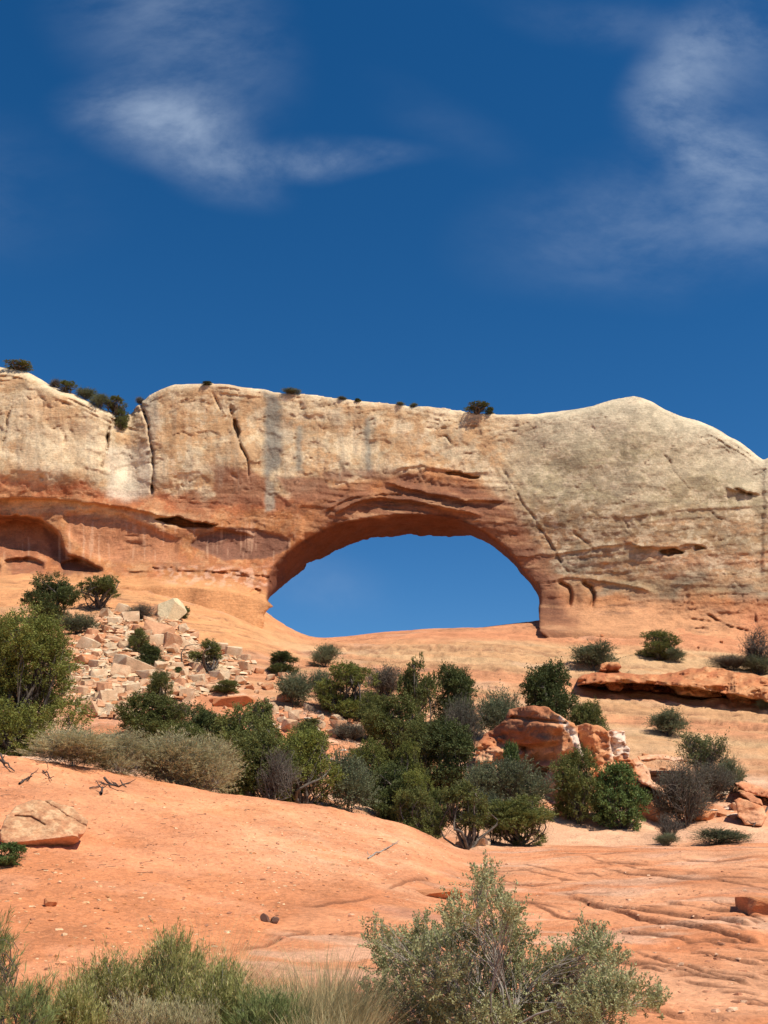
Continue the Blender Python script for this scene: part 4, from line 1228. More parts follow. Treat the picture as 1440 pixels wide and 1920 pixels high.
BL3 = [(1358, 1300), (1380, 1298), (1420, 1308), (1455, 1316), (1455, 1332), (1400, 1326), (1372, 1318)]
relief_rock('rock_ledge', [(UP, lambda P, R: 78.6 - (P - 1100) * .006 + np.clip((1272 + (P - 1200) * .06 - R) * .16, -.6, 4) + .5 * fbm(P / 22, R / 7, oct=3, seed=3), 92.0),
                           (LO, lambda P, R: 82.3 - (P - 1100) * .006 + 0 * R + .7 * fbm(P / 14, R / 8, oct=3, seed=4), 90.0),
                           (MU, lambda P, R: 79.8 + .9 * sstep(1256, 1260, R) + 0 * P, 83.0),
                           (BL, lambda P, R: 79.6 + 0 * P, 83.0), (BL2, lambda P, R: 79.0 + .3 * fbm(P / 9, R / 6, seed=9), 84.0), (BL3, lambda P, R: 78.4 + .4 * fbm(P / 8, R / 6, seed=10), 84.0)],
            colr((0.47, 0.19, 0.08), (0.56, 0.28, 0.13), (0.36, 0.115, 0.05), .6, 321),
            'long low ledge of dark orange sandstone with shaded undercut on the right slickrock', 'ledge', step=1.8, ystep=.25, rough=.18, rnd=.22)
# leaning slabs at the right edge
SL = [(1376, 1500), (1386, 1497), (1432, 1512), (1438, 1530), (1428, 1548), (1398, 1546), (1384, 1530)]
relief_rock('flat_rock', [(SL, lambda P, R: 46.5 + (P - 1380) * -.004 + (1545 - R) * .01, 48.2)], colr((0.60, 0.28, 0.14), (0.66, 0.34, 0.19), (0.52, 0.2, 0.09), .8, 331),
            'squarish orange slab standing on edge beside its black shadow at the right', 'rock slab', step=1.5, ystep=.08, rough=.05)
for k_, (poly, yy_, lb) in enumerate([([(1376, 1468), (1395, 1466), (1440, 1482), (1500, 1496), (1500, 1508), (1440, 1496), (1400, 1486)], 50, 'upper long thin orange slab jutting in from the right edge'),
                                     ([(1385, 1486), (1400, 1484), (1428, 1500), (1432, 1510), (1405, 1504)], 49, 'short pinkish slab wedged between the long thin slab and the standing slab')]):
    relief_rock('flat_rock', [(poly, lambda P, R, q=yy_: q + 0 * P + (1500 - R) * .02, yy_ + 3.0)], colr((0.58, 0.26, 0.13), (0.66, 0.34, 0.2), (0.5, 0.19, 0.09), .8, 341 + k_), lb, 'rock slab', step=1.6, ystep=.12, rough=.06)
relief_rock('flat_rock', [([(1176, 1428), (1192, 1422), (1215, 1440), (1222, 1462), (1250, 1480), (1243, 1488), (1205, 1470), (1180, 1452)], lambda P, R: 50.5 + (1480 - R) * .03, 54.0),
                     ([(1194, 1418), (1240, 1414), (1300, 1424), (1296, 1430), (1240, 1424), (1200, 1426)], lambda P, R: 53.0 + (1430 - R) * .05, 57.0)],
            colr((0.64, 0.33, 0.18), (0.70, 0.43, 0.28), (0.5, 0.19, 0.09), .8, 351),
            'broken pinkish slabs stepping down beside the white stained rock', 'rock slab', step=1.6, ystep=.12, rough=.06)


def many_stones(name, label, n, place, smin_, smax_, cols, seed, power=3):
    """loose gravel nobody could count, one object"""
    r = np.random.RandomState(seed)
    base = np.array([[-1, -1, -.5], [1, -1, -.5], [1, 1, -.5], [-1, 1, -.5], [-.6, -.7, .6], [.7, -.5, .5], [.5, .7, .6], [-.7, .6, .45]])
    fq = np.array([[3, 2, 1, 0], [4, 5, 6, 7], [0, 1, 5, 4], [1, 2, 6, 5], [2, 3, 7, 6], [3, 0, 4, 7]])
    Vs, Qs, Cs = [], [], []; k = 0
    for p in place(r, n):
        s = (smin_ + (smax_ - smin_) * r.rand() ** power) * .5
        a = r.uniform(0, 6.28); ca, sa = math.cos(a), math.sin(a)
        b = (base + r.uniform(-.28, .28, (8, 3))) * np.array([s * r.uniform(.8, 1.6), s, s * r.uniform(.35, .8)])
        b = np.stack([b[:, 0] * ca - b[:, 1] * sa, b[:, 0] * sa + b[:, 1] * ca, b[:, 2]], 1)
        Vs.append(b + np.array(p) + [0, 0, s * .15]); Qs.append(fq + k * 8); k += 1
        Cs.append(np.tile(np.array(cols[r.randint(len(cols))]) * r.uniform(.8, 1.15), (8, 1)))
    o = link(name, mesh_np(name, np.concatenate(Vs), np.concatenate(Qs), np.concatenate(Cs), smooth=False), M_ROCK)
    return tag(o, label, None, None, 'stuff')


def place_poly(poly, hitf):
    P_ = np.array(poly, float)
    def fn(r, n):
        k = 0
        while k < n:
            xs = r.uniform(P_[:, 0].min(), P_[:, 0].max(), 400); ys = r.uniform(P_[:, 1].min(), P_[:, 1].max(), 400)
            m = poly_sd(xs, ys, poly) < 0
            for x, y in zip(xs[m], ys[m]):
                h = hitf(x, y)
                if h is not None and k < n:
                    k += 1; yield (h.x, h.y, h.z)
    return fn


MOUND = [(-60, 1440), (60, 1425), (240, 1450), (340, 1480), (440, 1495), (600, 1512), (760, 1560), (880, 1605), (760, 1650), (600, 1685), (500, 1740), (440, 1800), (-60, 1900)]
many_stones('gravel', 'small pale and red pebbles and chips on the dirt mound', 3000, place_poly(MOUND, hit_ground), .010, .070, [(.66, .36, .18), (.70, .45, .26), (.5, .2, .09), (.36, .16, .09), (.6, .25, .1)], 5, 4)
many_stones('gravel', 'pale chips thick on the crown of the dirt mound', 900, place_poly([(460, 1545), (700, 1535), (840, 1600), (740, 1640), (560, 1650), (420, 1680), (430, 1600)], hit_ground), .012, .06, [(.76, .50, .29), (.74, .46, .26), (.66, .34, .16)], 6, 4)
many_stones('rubble', 'small broken chips between the blocks of the talus', 3600, place_poly(TAL, hit_ground), .12, .8, [(.62, .43, .26), (.58, .33, .19), (.66, .5, .33), (.54, .25, .12)], 7, 2.2)
many_stones('gravel', 'scattered chips on the slab and the pale rock behind it', 500, place_poly([(520, 1760), (700, 1670), (1000, 1600), (1440, 1560), (1440, 1900), (1280, 1900), (1000, 1700), (640, 1760)], hit_ground), .02, .09, [(.5, .22, .12), (.4, .18, .1), (.66, .40, .25)], 8, 4)
many_stones('rubble', 'small rocks in the valley under the junipers', 900, place_poly([(360, 1330), (620, 1330), (900, 1345), (960, 1440), (1200, 1440), (1440, 1500), (1440, 1540), (1000, 1530), (840, 1500), (640, 1440), (420, 1400)], hit_ground), .10, .45, [(.66, .45, .3), (.60, .3, .17), (.7, .52, .38)], 9, 2.5)

# ------------------------------------------------------------------ plants
def tubes(P, R, sides=3):
    """P: n x k x 3 polylines, R: n x k radii -> vertices and quads"""
    n, k, _ = P.shape
    T = np.gradient(P, axis=1); T /= np.linalg.norm(T, axis=2, keepdims=True) + 1e-9
    ref = np.where(np.abs(T[..., 2:3]) > .9, np.array([1., 0, 0]), np.array([0, 0, 1.]))
    A = np.cross(T, ref); A /= np.linalg.norm(A, axis=2, keepdims=True) + 1e-9
    B = np.cross(T, A)
    an = np.arange(sides) * 2 * np.pi / sides
    V = P[:, :, None] + R[:, :, None, None] * (np.cos(an)[:, None] * A[:, :, None] + np.sin(an)[:, None] * B[:, :, None])
    idx = np.arange(n * k * sides).reshape(n, k, sides)
    q = np.stack([idx[:, :-1], np.roll(idx, -1, 2)[:, :-1], np.roll(idx, -1, 2)[:, 1:], idx[:, 1:]], -1)
    return V.reshape(-1, 3), q.reshape(-1, 4)


def unit(a):
    return a / (np.linalg.norm(a, axis=-1, keepdims=True) + 1e-9)


def curvy(r, a, b, k, wob, sag=0.0):
    """n curves from a to b (n x 3 each)"""
    t = np.linspace(0, 1, k)[None, :, None]
    L = np.linalg.norm(b - a, axis=1)[:, None, None]
    P = a[:, None] * (1 - t) + b[:, None] * t
    o1 = r.normal(size=(len(a), 1, 3)); o2 = r.normal(size=(len(a), 1, 3))
    P = P + L * wob * (np.sin(t * np.pi) * o1 + .5 * np.sin(t * 2 * np.pi) * o2)
    P[..., 2] += (L[..., 0] * sag * np.sin(t[..., 0] * np.pi))
    return P


def leaves(r, P, D, l, w, jl=.35):
    n = len(P)
    L = (l * r.uniform(1 - jl, 1 + jl, n))[:, None]; Wd = (w * r.uniform(1 - jl, 1 + jl, n))[:, None]
    S_ = unit(np.cross(D, r.normal(size=(n, 3))))
    m = P + D * L * .5
    V = np.stack([P, m + S_ * Wd * .5, P + D * L, m - S_ * Wd * .5], 1).reshape(-1, 3)
    return V, np.arange(n * 4).reshape(-1, 4)


def brush(seed, lobes, n_tw, per, leaf, tw_len, up=.4, out=1.0, spray=.8, shell=.45, wob=.12, limb_r=.05, twig_r=.006, twig_frac=.35, jit=.05, base=(0, 0, 0), base_r=.05, low=0.0):
    """woody plant: limbs run from the base into each lobe, twigs stand on the lobe, leaves along the twigs"""
    r = np.random.RandomState(seed)
    lb = np.array([l[:6] for l in lobes], float); C_, Rr = lb[:, :3], lb[:, 3:6]
    vol = Rr.prod(1) ** .66; vol /= vol.sum()
    k = r.choice(len(lb), n_tw, p=vol)
    d = unit(r.normal(size=(n_tw, 3)))
    rad = shell + (1 - shell) * r.rand(n_tw) ** .6
    O = C_[k] + d * Rr[k] * rad[:, None] * .86
    O = O[O[:, 2] > low] if True else O
    kk = k[(C_[k] + d * Rr[k] * rad[:, None] * .86)[:, 2] > low]; dd = d[(C_[k] + d * Rr[k] * rad[:, None] * .86)[:, 2] > low]
    n = len(O)
    D = unit(dd * out + np.array([0, 0, up]) + .35 * r.normal(size=(n, 3)))
    ln = tw_len * r.uniform(.6, 1.25, n)
    s = r.rand(n, per)
    curl = r.normal(size=(n, 1, 3)) * .22 * ln[:, None, None]
    P = O[:, None] + D[:, None] * (s * ln[:, None])[..., None] + curl * (s ** 2)[..., None] + jit * r.normal(size=(n, per, 3))
    LD = unit(D[:, None] + spray * r.normal(size=(n, per, 3)))
    LV, LQ = leaves(r, P.reshape(-1, 3), LD.reshape(-1, 3), *leaf)
    # wood
    b0 = np.array(base, float) + np.stack([r.normal(size=len(lb)) * base_r, r.normal(size=len(lb)) * base_r, np.zeros(len(lb))], 1)
    limb = curvy(r, b0, C_, 8, wob)
    rr = np.linspace(1, .3, 8)[None] * limb_r * r.uniform(.6, 1.2, len(lb))[:, None]
    V1, Q1 = tubes(limb, rr, 5)
    m = r.rand(n) < twig_frac
    st = limb[kk[m], r.randint(3, 8, m.sum())]
    tw = curvy(r, st, O[m] + D[m] * (ln[m] * .8)[:, None], 5, wob)
    V2, Q2 = tubes(tw, np.linspace(1, .35, 5)[None] * twig_r * r.uniform(.6, 1.6, m.sum())[:, None], 3)
    return (np.concatenate([V1, V2]), np.concatenate([Q1, Q2 + len(V1)])), (LV, LQ)


def blades(seed, n, rx, ry, h, spread, w, K=4, hj=.35, bend=.35, pts=None):
    r = np.random.RandomState(seed)
    a = r.uniform(0, 6.283, n); q = np.sqrt(r.rand(n))
    B = np.stack([np.cos(a) * q * rx, np.sin(a) * q * ry, np.zeros(n)], 1)
    if pts is not None:
        B = pts[r.randint(len(pts), size=n)] + np.stack([r.normal(size=n) * rx, r.normal(size=n) * ry, np.zeros(n)], 1)
    dirn = unit(np.stack([np.cos(a) * q * spread + r.normal(size=n) * .18, np.sin(a) * q * spread + r.normal(size=n) * .18, np.ones(n)], 1))
    H = h * r.uniform(1 - hj, 1 + hj * .5, n) * (1 - .25 * q)
    t = np.linspace(0, 1, K)[None, :, None]
    bd = unit(np.stack([r.normal(size=n), r.normal(size=n), -np.abs(r.normal(size=n)) * .3], 1))
    P = B[:, None] + dirn[:, None] * t * H[:, None, None] + bd[:, None] * (t ** 2) * (H * bend * r.rand(n))[:, None, None]
    S_ = unit(np.cross(dirn, r.normal(size=(n, 3))))
    Wd = (w * r.uniform(.6, 1.4, n))[:, None, None] * np.linspace(1, .12, K)[None, :, None] * .5
    V = np.stack([P - S_[:, None] * Wd, P + S_[:, None] * Wd], 2)
    idx = np.arange(n * K * 2).reshape(n, K, 2)
    Q_ = np.stack([idx[:, :-1, 0], idx[:, :-1, 1], idx[:, 1:, 1], idx[:, 1:, 0]], -1).reshape(-1, 4)
    return V.reshape(-1, 3), Q_


def crown_lobes(seed, n, rx, ry, z0, z1, r0, r1, top=.45):
    r = np.random.RandomState(seed); L = []
    for i in range(n):
        z = z0 + (z1 - z0) * r.rand() ** .85
        t = (z - z0) / (z1 - z0)
        env = math.sqrt(max(.05, 1 - abs(t - .38) ** 2 / .42))
        a = 2.4 * i + r.uniform(-.5, .5); q = r.uniform(.35, 1) * env
        s = r.uniform(r0, r1) * (1 - top * t * .5)
        L.append((math.cos(a) * q * rx * .72, math.sin(a) * q * ry * .72, z, s, s, s * r.uniform(.6, .95)))
    return L


# proto meshes, each about 2 m wide and 2 m tall; (stem mesh, stem material, leaf mesh, leaf material)
PROTO = {}


def proto(kind, variants):
    PROTO[kind] = variants


def pair(nm, st, lf, ms, ml):
    a_ = mesh_np(nm[0], *st); a_.materials.append(ms)
    b_ = mesh_np(nm[1], *lf, smooth=False); b_.materials.append(ml)
    allv = np.concatenate([lf[0], st[0]])
    lo = np.percentile(allv, .7, axis=0); hi = np.percentile(allv, 99.3, axis=0)
    return a_, b_, (lo, hi)


def mk(kind, ml, ms, seeds, lobes_fn, nm=('trunk', 'crown'), **kw):
    proto(kind, [pair(nm, *brush(s, lobes_fn(s), **kw), ms, ml) for s in seeds])


jl = lambda s: crown_lobes(s, 24, 1.0, 1.0, .20, 1.85, .26, .46)
mk('juniper', M_LEAF['juniper'], M_BARK, (1, 2, 3, 4), jl, n_tw=1500, per=24, leaf=(.048, .026), tw_len=.17, up=.55, spray=.7, shell=.6, limb_r=.045, jit=.022, twig_frac=.15)
mk('bright', M_LEAF['bright'], M_BARK, (11, 12, 13), jl, n_tw=1500, per=24, leaf=(.046, .026), tw_len=.18, up=.6, spray=.65, shell=.62, limb_r=.045, jit=.022, twig_frac=.2)
mk('dark', M_LEAF['dark'], M_BARK, (21, 22, 23), jl, n_tw=1500, per=24, leaf=(.050, .028), tw_len=.17, up=.5, spray=.8, shell=.6, limb_r=.05, jit=.024, twig_frac=.1)
pl = lambda s: crown_lobes(s, 15, 1.0, 1.0, .75, 1.85, .20, .36)
mk('pinyon', M_LEAF['juniper'], M_BARK, (31, 32, 33), pl, n_tw=560, per=18, leaf=(.075, .030), tw_len=.14, up=.5, spray=.9, shell=.5, limb_r=.06, jit=.022, twig_frac=.3, wob=.2)
sl_ = lambda s: crown_lobes(s, 13, 1.0, 1.0, .45, 1.45, .35, .6)
mk('gray', M_LEAF['gray'], M_BARK, (41, 42, 43), sl_, nm=('stems', 'foliage'), n_tw=1100, per=18, leaf=(.07, .026), tw_len=.40, up=.8, spray=.5, shell=.3, limb_r=.022, jit=.014, twig_frac=.3, twig_r=.006, low=.15)
mk('dusk', M_LEAF['dusk'], M_BARK, (51, 52), sl_, nm=('stems', 'foliage'), n_tw=1000, per=7, leaf=(.07, .018), tw_len=.46, up=.7, spray=.5, shell=.3, limb_r=.022, jit=.014, twig_frac=.9, twig_r=.008, low=.15)
mk('green', M_LEAF['green'], M_BARK, (61, 62), jl, nm=('stems', 'foliage'), n_tw=820, per=14, leaf=(.095, .050), tw_len=.2, up=.4, spray=1.0, shell=.5, limb_r=.03, jit=.03, twig_frac=.25)
mk('open', leaf_material('ephedra_leaf', (0.10, 0.125, 0.045), (0.22, 0.25, 0.09)), M_BARK, (71,), lambda s: crown_lobes(s, 12, 1.0, 1.0, .8, 1.7, .25, .45), nm=('stems', 'foliage'), n_tw=620, per=9, leaf=(.085, .022), tw_len=.34, up=1.1, spray=.5, shell=.3, limb_r=.025, jit=.012, twig_frac=.6, twig_r=.008)
mk('bare', M_LEAF['dusk'], M_BARK, (81, 82), lambda s: crown_lobes(s, 12, 1.0, 1.0, .8, 1.7, .25, .45), nm=('stems', 'foliage'), n_tw=520, per=2, leaf=(.06, .016), tw_len=.35, up=.6, spray=.6, shell=.3, limb_r=.03, jit=.01, twig_frac=.95, twig_r=.010)
mk('tan', M_LEAF['tan'], M_PALE, (91, 92), lambda s: crown_lobes(s, 12, 1.1, 1.0, .25, 1.4, .35, .6), nm=('stems', 'foliage'), n_tw=1500, per=14, leaf=(.10, .017), tw_len=.5, up=.9, spray=.35, shell=.25, limb_r=.014, jit=.014, twig_frac=.35, twig_r=.005, low=.05)

mk('big', M_LEAF['bright'], M_BARK, (111,), lambda s: crown_lobes(s, 40, 1.05, 1.05, .12, 1.85, .2, .36), n_tw=4200, per=26, leaf=(.026, .015), tw_len=.13, up=.6, spray=.7, shell=.55, limb_r=.03, jit=.016, twig_frac=.12, twig_r=.004)


def plant(kind, var, pxc, pyb, w, pyt, label, cat, name=None, Y=None, group=None, rz=None, stretch=1.0):
    """stand a plant on the ground: centre column, foot row, width and top row in the photograph"""
    st, lf, (lo, hi) = PROTO[kind][var % len(PROTO[kind])]
    p = hit_any(pxc, pyb) if Y is None else drop(float(unproj(pxc, pyb, Y)[0]), Y)
    if p is None: return
    w *= .91 if (Y or 0) > 37 and kind != 'big' else 1.0
    ztop = float(unproj(pxc, pyt, p.y)[1]); h = max(.15, (ztop - p.z) * .97)
    wm = w * p.y / FPX * 1.02
    name = name or {'juniper': 'juniper_tree', 'bright': 'juniper_tree', 'dark': 'juniper_tree', 'pinyon': 'pinyon_tree', 'big': 'juniper_tree'}.get(kind, 'shrub')
    e = bpy.data.objects.new(name, None); S.collection.objects.link(e)
    e.empty_display_size = .2
    e.location = (p.x, p.y, p.z - .03 * h)
    e.rotation_euler = (0, 0, rs.uniform(0, 6.28) if rz is None else rz)
    e.scale = (wm / (hi[0] - lo[0]), wm / (hi[0] - lo[0]), h / hi[2])
    tree = name.endswith('tree')
    a = link('trunk' if tree else 'stems', st, None, e); b = link('crown' if tree else 'foliage', lf, None, e)
    tag(e, label, cat, group)
    return e


J, SH = 'juniper', 'shrub'
T = [
 # left side and talus
 ('big', 0, 22, 1400, 222, 1140, 'large yellow-green juniper cut by the left edge, beside the talus', J, 44),
 ('juniper', 1, -60, 1400, 150, 1175, 'part of a second juniper just beyond the large yellow-green one', J, 47),
 ('dark', 0, 93, 1166, 100, 1077, 'bushy dark juniper under the left alcove', J, None),
 ('pinyon', 0, 186, 1142, 76, 1077, 'small layered pinyon right of the bushy dark juniper under the alcove', 'pinyon', None),
 ('gray', 0, 145, 1190, 66, 1150, 'grey-green brush at the upper left corner of the talus', SH, None),
 ('dusk', 0, 264, 1163, 52, 1132, 'low grey brush left of the big cream boulder', SH, None),
 ('green', 0, 343, 1158, 24, 1137, 'tiny green shrub right of the big cream boulder', SH, None),
 ('juniper', 2, 258, 1225, 36, 1178, 'slim juniper halfway down the talus', J, None),
 ('dark', 1, 280, 1250, 46, 1208, 'dark bush joined to the foot of the slim talus juniper', J, None),
 ('pinyon', 1, 388, 1260, 54, 1198, 'round-topped little pinyon with thin trunk on the talus', 'pinyon', None),
 ('green', 1, 334, 1264, 20, 1250, 'tiny green cushion shrub left of the little talus pinyon', SH, None),
 ('gray', 1, 302, 1252, 16, 1236, 'tiny grey cushion shrub in the middle of the talus', SH, None),
 ('juniper', 0, 425, 1300, 46, 1274, 'low green shrub on the orange bank of the talus', SH, None),
 ('dark', 2, 528, 1262, 58, 1221, 'compact dark green juniper on slickrock left of the opening sill', J, None),
 ('gray', 2, 610, 1251, 48, 1207, 'grey-green spreading shrub just under the opening', SH, None),
 ('gray', 0, 553, 1322, 66, 1256, 'grey-green juniper bush beside two pale rocks', J, None),
 ('juniper', 3, 298, 1325, 44, 1256, 'grey-topped juniper rising behind the left thicket', J, None),
 ('juniper', 2, 275, 1392, 120, 1295, 'broad dark juniper at the left end of the thicket', J, 50),
 ('dusk', 1, 332, 1345, 50, 1310, 'grey twiggy brush behind the left end of the thicket', SH, 56),
 ('dark', 0, 372, 1420, 110, 1318, 'dark juniper second from the left end of the thicket', J, 47),
 ('juniper', 1, 440, 1460, 130, 1322, 'wide green juniper in the middle of the left thicket', J, 43),
 ('pinyon', 2, 482, 1400, 88, 1308, 'open pinyon with thin top poking above the thicket', 'pinyon', 48),
 ('juniper', 3, 475, 1490, 150, 1370, 'low spreading juniper right behind the dirt mound crest', J, 38),
 ('bright', 1, 560, 1505, 140, 1362, 'olive green juniper leaning right behind the mound crest', J, 40),
 ('bare', 0, 515, 1490, 80, 1395, 'bare grey twigs standing before the thicket', 'dead shrub', 36.5),
 ('juniper', 0, 575, 1420, 70, 1352, 'small juniper behind the olive green one', J, 48),
 ('gray', 1, 650, 1510, 98, 1404, 'pale grey-green tall brush between the olive juniper and the bright junipers', SH, 41),
 # middle
 ('gray', 2, 604, 1325, 42, 1254, 'thin grey-green brush at the left side of the big juniper under the opening', SH, None),
 ('bright', 2, 652, 1345, 108, 1240, 'big rounded green juniper below the left end of the opening', J, None),
 ('dusk', 0, 724, 1306, 76, 1243, 'dark grey leafless brush right of the big rounded juniper', SH, None),
 ('pinyon', 0, 786, 1352, 72, 1230, 'tall open pinyon with bare dark trunk below the opening', 'pinyon', 62),
 ('dark', 1, 855, 1345, 92, 1244, 'dense domed juniper right of the tall open pinyon', J, 64),
 ('dusk', 1, 868, 1352, 66, 1296, 'brownish dry brush at the foot of the domed juniper', SH, 58),
 ('gray', 0, 935, 1368, 78, 1288, 'grey-green brush behind the red cap rock', SH, 62),
 ('juniper', 2, 742, 1400, 110, 1300, 'grey-green juniper in the centre of the valley', J, 56),
 ('dusk', 0, 650, 1388, 66, 1352, 'low brown brush on the tan rocks left of centre', SH, None),
 ('pinyon', 1, 580, 1372, 40, 1345, 'tiny pinyon sapling above the thicket on tan rocks', 'pinyon', None),
 ('dark', 2, 838, 1490, 138, 1345, 'largest darkest juniper in the middle of the valley', J, 50),
 ('juniper', 3, 785, 1430, 90, 1350, 'dark juniper touching the largest dark one on its left', J, 54),
 ('bright', 0, 700, 1478, 100, 1382, 'bright green juniper with rounded lobes, left of its twin', J, 45),
 ('bright', 1, 762, 1490, 64, 1386, 'upright bright green juniper, right of its twin', J, 44),
 ('dark', 0, 735, 1510, 100, 1430, 'shaded dark juniper under the bright green pair', J, 43),
 ('bright', 2, 778, 1520, 74, 1440, 'yellowish juniper above the crest of the dirt mound', J, 42),
 ('juniper', 0, 778, 1560, 96, 1475, 'round juniper at the right end of the dirt mound crest', J, 38.5),
 ('pinyon', 2, 878, 1586, 88, 1460, 'small twisted pinyon with bent dark trunk between white boulders', 'pinyon', 38.2),
 ('gray', 1, 905, 1500, 80, 1420, 'blue-grey brush behind the small twisted pinyon', SH, 46),
 ('gray', 2, 965, 1520, 126, 1420, 'wide blue-grey sage brush below the red cap rock', SH, 46),
 ('juniper', 1, 975, 1592, 130, 1490, 'low juniper sprawling on the pale rock at the slab edge', J, 40),
 ('gray', 0, 925, 1560, 70, 1480, 'grey-green brush between the twisted pinyon and the sprawling juniper', SH, 41),
 ('green', 0, 960, 1424, 36, 1388, 'small bright shrub growing on the grey boulder under the cap rock', SH, 50),
 ('juniper', 2, 820, 1540, 60, 1476, 'small dark juniper between the crest-end juniper and the twisted pinyon', J, 42),
 ('juniper', 1, 700, 1360, 70, 1296, 'small green juniper right of the big rounded juniper', J, 60),
 ('juniper', 3, 335, 1440, 110, 1352, 'broad juniper behind the tan crest brush', J, 44),
 # right
 ('dark', 1, 1030, 1338, 112, 1236, 'tall ragged dark juniper on top of the red outcrop', J, 64),
 ('juniper', 3, 1112, 1376, 80, 1312, 'low juniper right of the ragged one, above the white stain', J, 60),
 ('gray', 1, 1116, 1256, 84, 1202, 'grey-green bush at the left end of the long ledge', SH, None),
 ('juniper', 0, 1236, 1236, 68, 1181, 'round green juniper on bare slickrock above the long ledge', J, None),
 ('gray', 2, 1266, 1240, 34, 1214, 'small grey shrub touching the round slickrock juniper', SH, None),
 ('bare', 1, 1425, 1262, 66, 1172, 'leafless grey tree at the right edge above the ledge', 'dead tree', None),
 ('dusk', 1, 1375, 1256, 80, 1226, 'sparse dry brush left of the leafless tree', SH, None),
 ('gray', 0, 1425, 1265, 50, 1225, 'dark green brush under the leafless tree', SH, None),
 ('gray', 1, 1253, 1380, 68, 1328, 'lone grey-green bush on the slickrock above the pinkish slabs', SH, None),
 ('open', 0, 1322, 1452, 104, 1368, 'airy light green shrub rising above dark brush on the right', SH, 54),
 ('dusk', 0, 1285, 1535, 112, 1420, 'big dark grey brush right of the orange boulder', SH, 47),
 ('dusk', 1, 1340, 1500, 90, 1425, 'dark grey brush directly under the airy light green shrub', SH, 51),
 ('gray', 2, 1372, 1482, 50, 1418, 'grey-green brush at the right end of the dark brush', SH, 53),
 ('juniper', 2, 1085, 1528, 84, 1400, 'upright juniper standing before the red outcrop', J, 46.5),
 ('green', 1, 1168, 1534, 92, 1426, 'fresh green leafy ash shrub before the red outcrop', SH, 46),
 ('juniper', 1, 1130, 1528, 56, 1470, 'small juniper squeezed between the upright one and the ash shrub', J, 46.8),
 ('bare', 0, 1252, 1584, 46, 1520, 'small bare twiggy shrub on the pale rock', 'dead shrub', None),
 ('gray', 0, 1252, 1586, 36, 1560, 'little green tuft at the foot of the bare twiggy shrub', SH, None),
 ('gray', 1, 1350, 1582, 100, 1552, 'low mat of grey-green shrub on the pale rock at the right', SH, None),
 ('gray', 2, 1435, 1330, 26, 1306, 'small shrub at the right edge under the ledge', SH, None),
 ('dark', 2, 1322, 1440, 30, 1400, 'small dark sprig left of the airy light green shrub', SH, 55),
 # brush row on the mound crest
 ('tan', 0, 130, 1424, 150, 1362, 'yellow-green dry brush on the mound crest, left end of the row', 'brush', 29.5),
 ('tan', 1, 225, 1440, 120, 1366, 'grey-gold brush in the middle of the row on the mound crest', 'brush', 30.5),
 ('tan', 0, 320, 1468, 150, 1370, 'tan brush with fanning twigs on the mound crest', 'brush', 31.5),
 ('tan', 1, 392, 1482, 110, 1378, 'brown-grey brush at the right end of the crest row', 'brush', 32),
 ('green', 0, 14, 1622, 56, 1578, 'small fresh green shrub under the layered boulder at the left edge', SH, None),
]
for kind, var, pxc, pyb, w, pyt, label, cat, Y in T:
    plant(kind, var, pxc, pyb, w, pyt, label, cat, Y=Y)
SKY_T = [
 ('pinyon', 0, 36, 691, 62, 680, 'dark scrub on the skyline at the far left'),
 ('dusk', 0, 104, 724, 26, 708, 'greyish shrub on the skyline left of a darker one'),
 ('pinyon', 1, 124, 731, 34, 711, 'dark round shrub on the left skyline'),
 ('gray', 0, 160, 748, 40, 724, 'shrub near the start of the skyline row above the left dome'),
 ('gray', 1, 188, 760, 44, 735, 'shrub in the middle of the skyline row above the left dome'),
 ('pinyon', 2, 216, 768, 44, 741, 'last shrub of the skyline row beside the notch'),
 ('juniper', 0, 225, 803, 32, 764, 'dark shrub growing in the gully notch between the domes'),
 ('dusk', 1, 262, 752, 18, 740, 'little shrub right of the notch on the skyline'),
 ('dark', 0, 388, 721, 22, 712, 'tiny dark shrub alone on top of the middle dome'),
 ('gray', 2, 546, 737, 36, 727, 'low grey shrub on the rim above the streaked wall'),
 ('gray', 0, 641, 748, 18, 741, 'tiny pale shrub on the rim, left of a darker speck'),
 ('dark', 1, 671, 752, 14, 744, 'tiny dark shrub on the rim over the arch'),
 ('gray', 1, 750, 757, 18, 751, 'tiny shrub on the rim, left of two above the opening'),
 ('gray', 2, 776, 759, 16, 753, 'tiny shrub on the rim, right of two above the opening'),
 ('pinyon', 0, 895, 775, 50, 752, 'conspicuous dark bush on the rim above the opening'),
 ('dark', 2, 919, 775, 20, 760, 'small dark bush touching the conspicuous rim bush'),
]
for kind, var, pxc, pyb, w, pyt, label in SKY_T:
    pyb2 = pyb
    p = None
    while p is None or p.y > 118:
        pyb2 += 1.5; p = hit_any(pxc, pyb2)
        if pyb2 > pyb + 30: break
    plant(kind, var, pxc, pyb2, w * .92, pyt + 3, label, SH, name='shrub')

# ---- foreground plants
def px_lobes(L, Y0, seed, depth=.8):
    r = np.random.RandomState(seed); out = []
    for (a, b, ra, rb) in L:
        Yk = Y0 + r.uniform(-depth, depth) * .5
        x, z = unproj(a, b, Yk); s = Yk / FPX * .98
        out.append((float(x), Yk, float(z), ra * s, max(ra, rb) * s, rb * s))
    return out


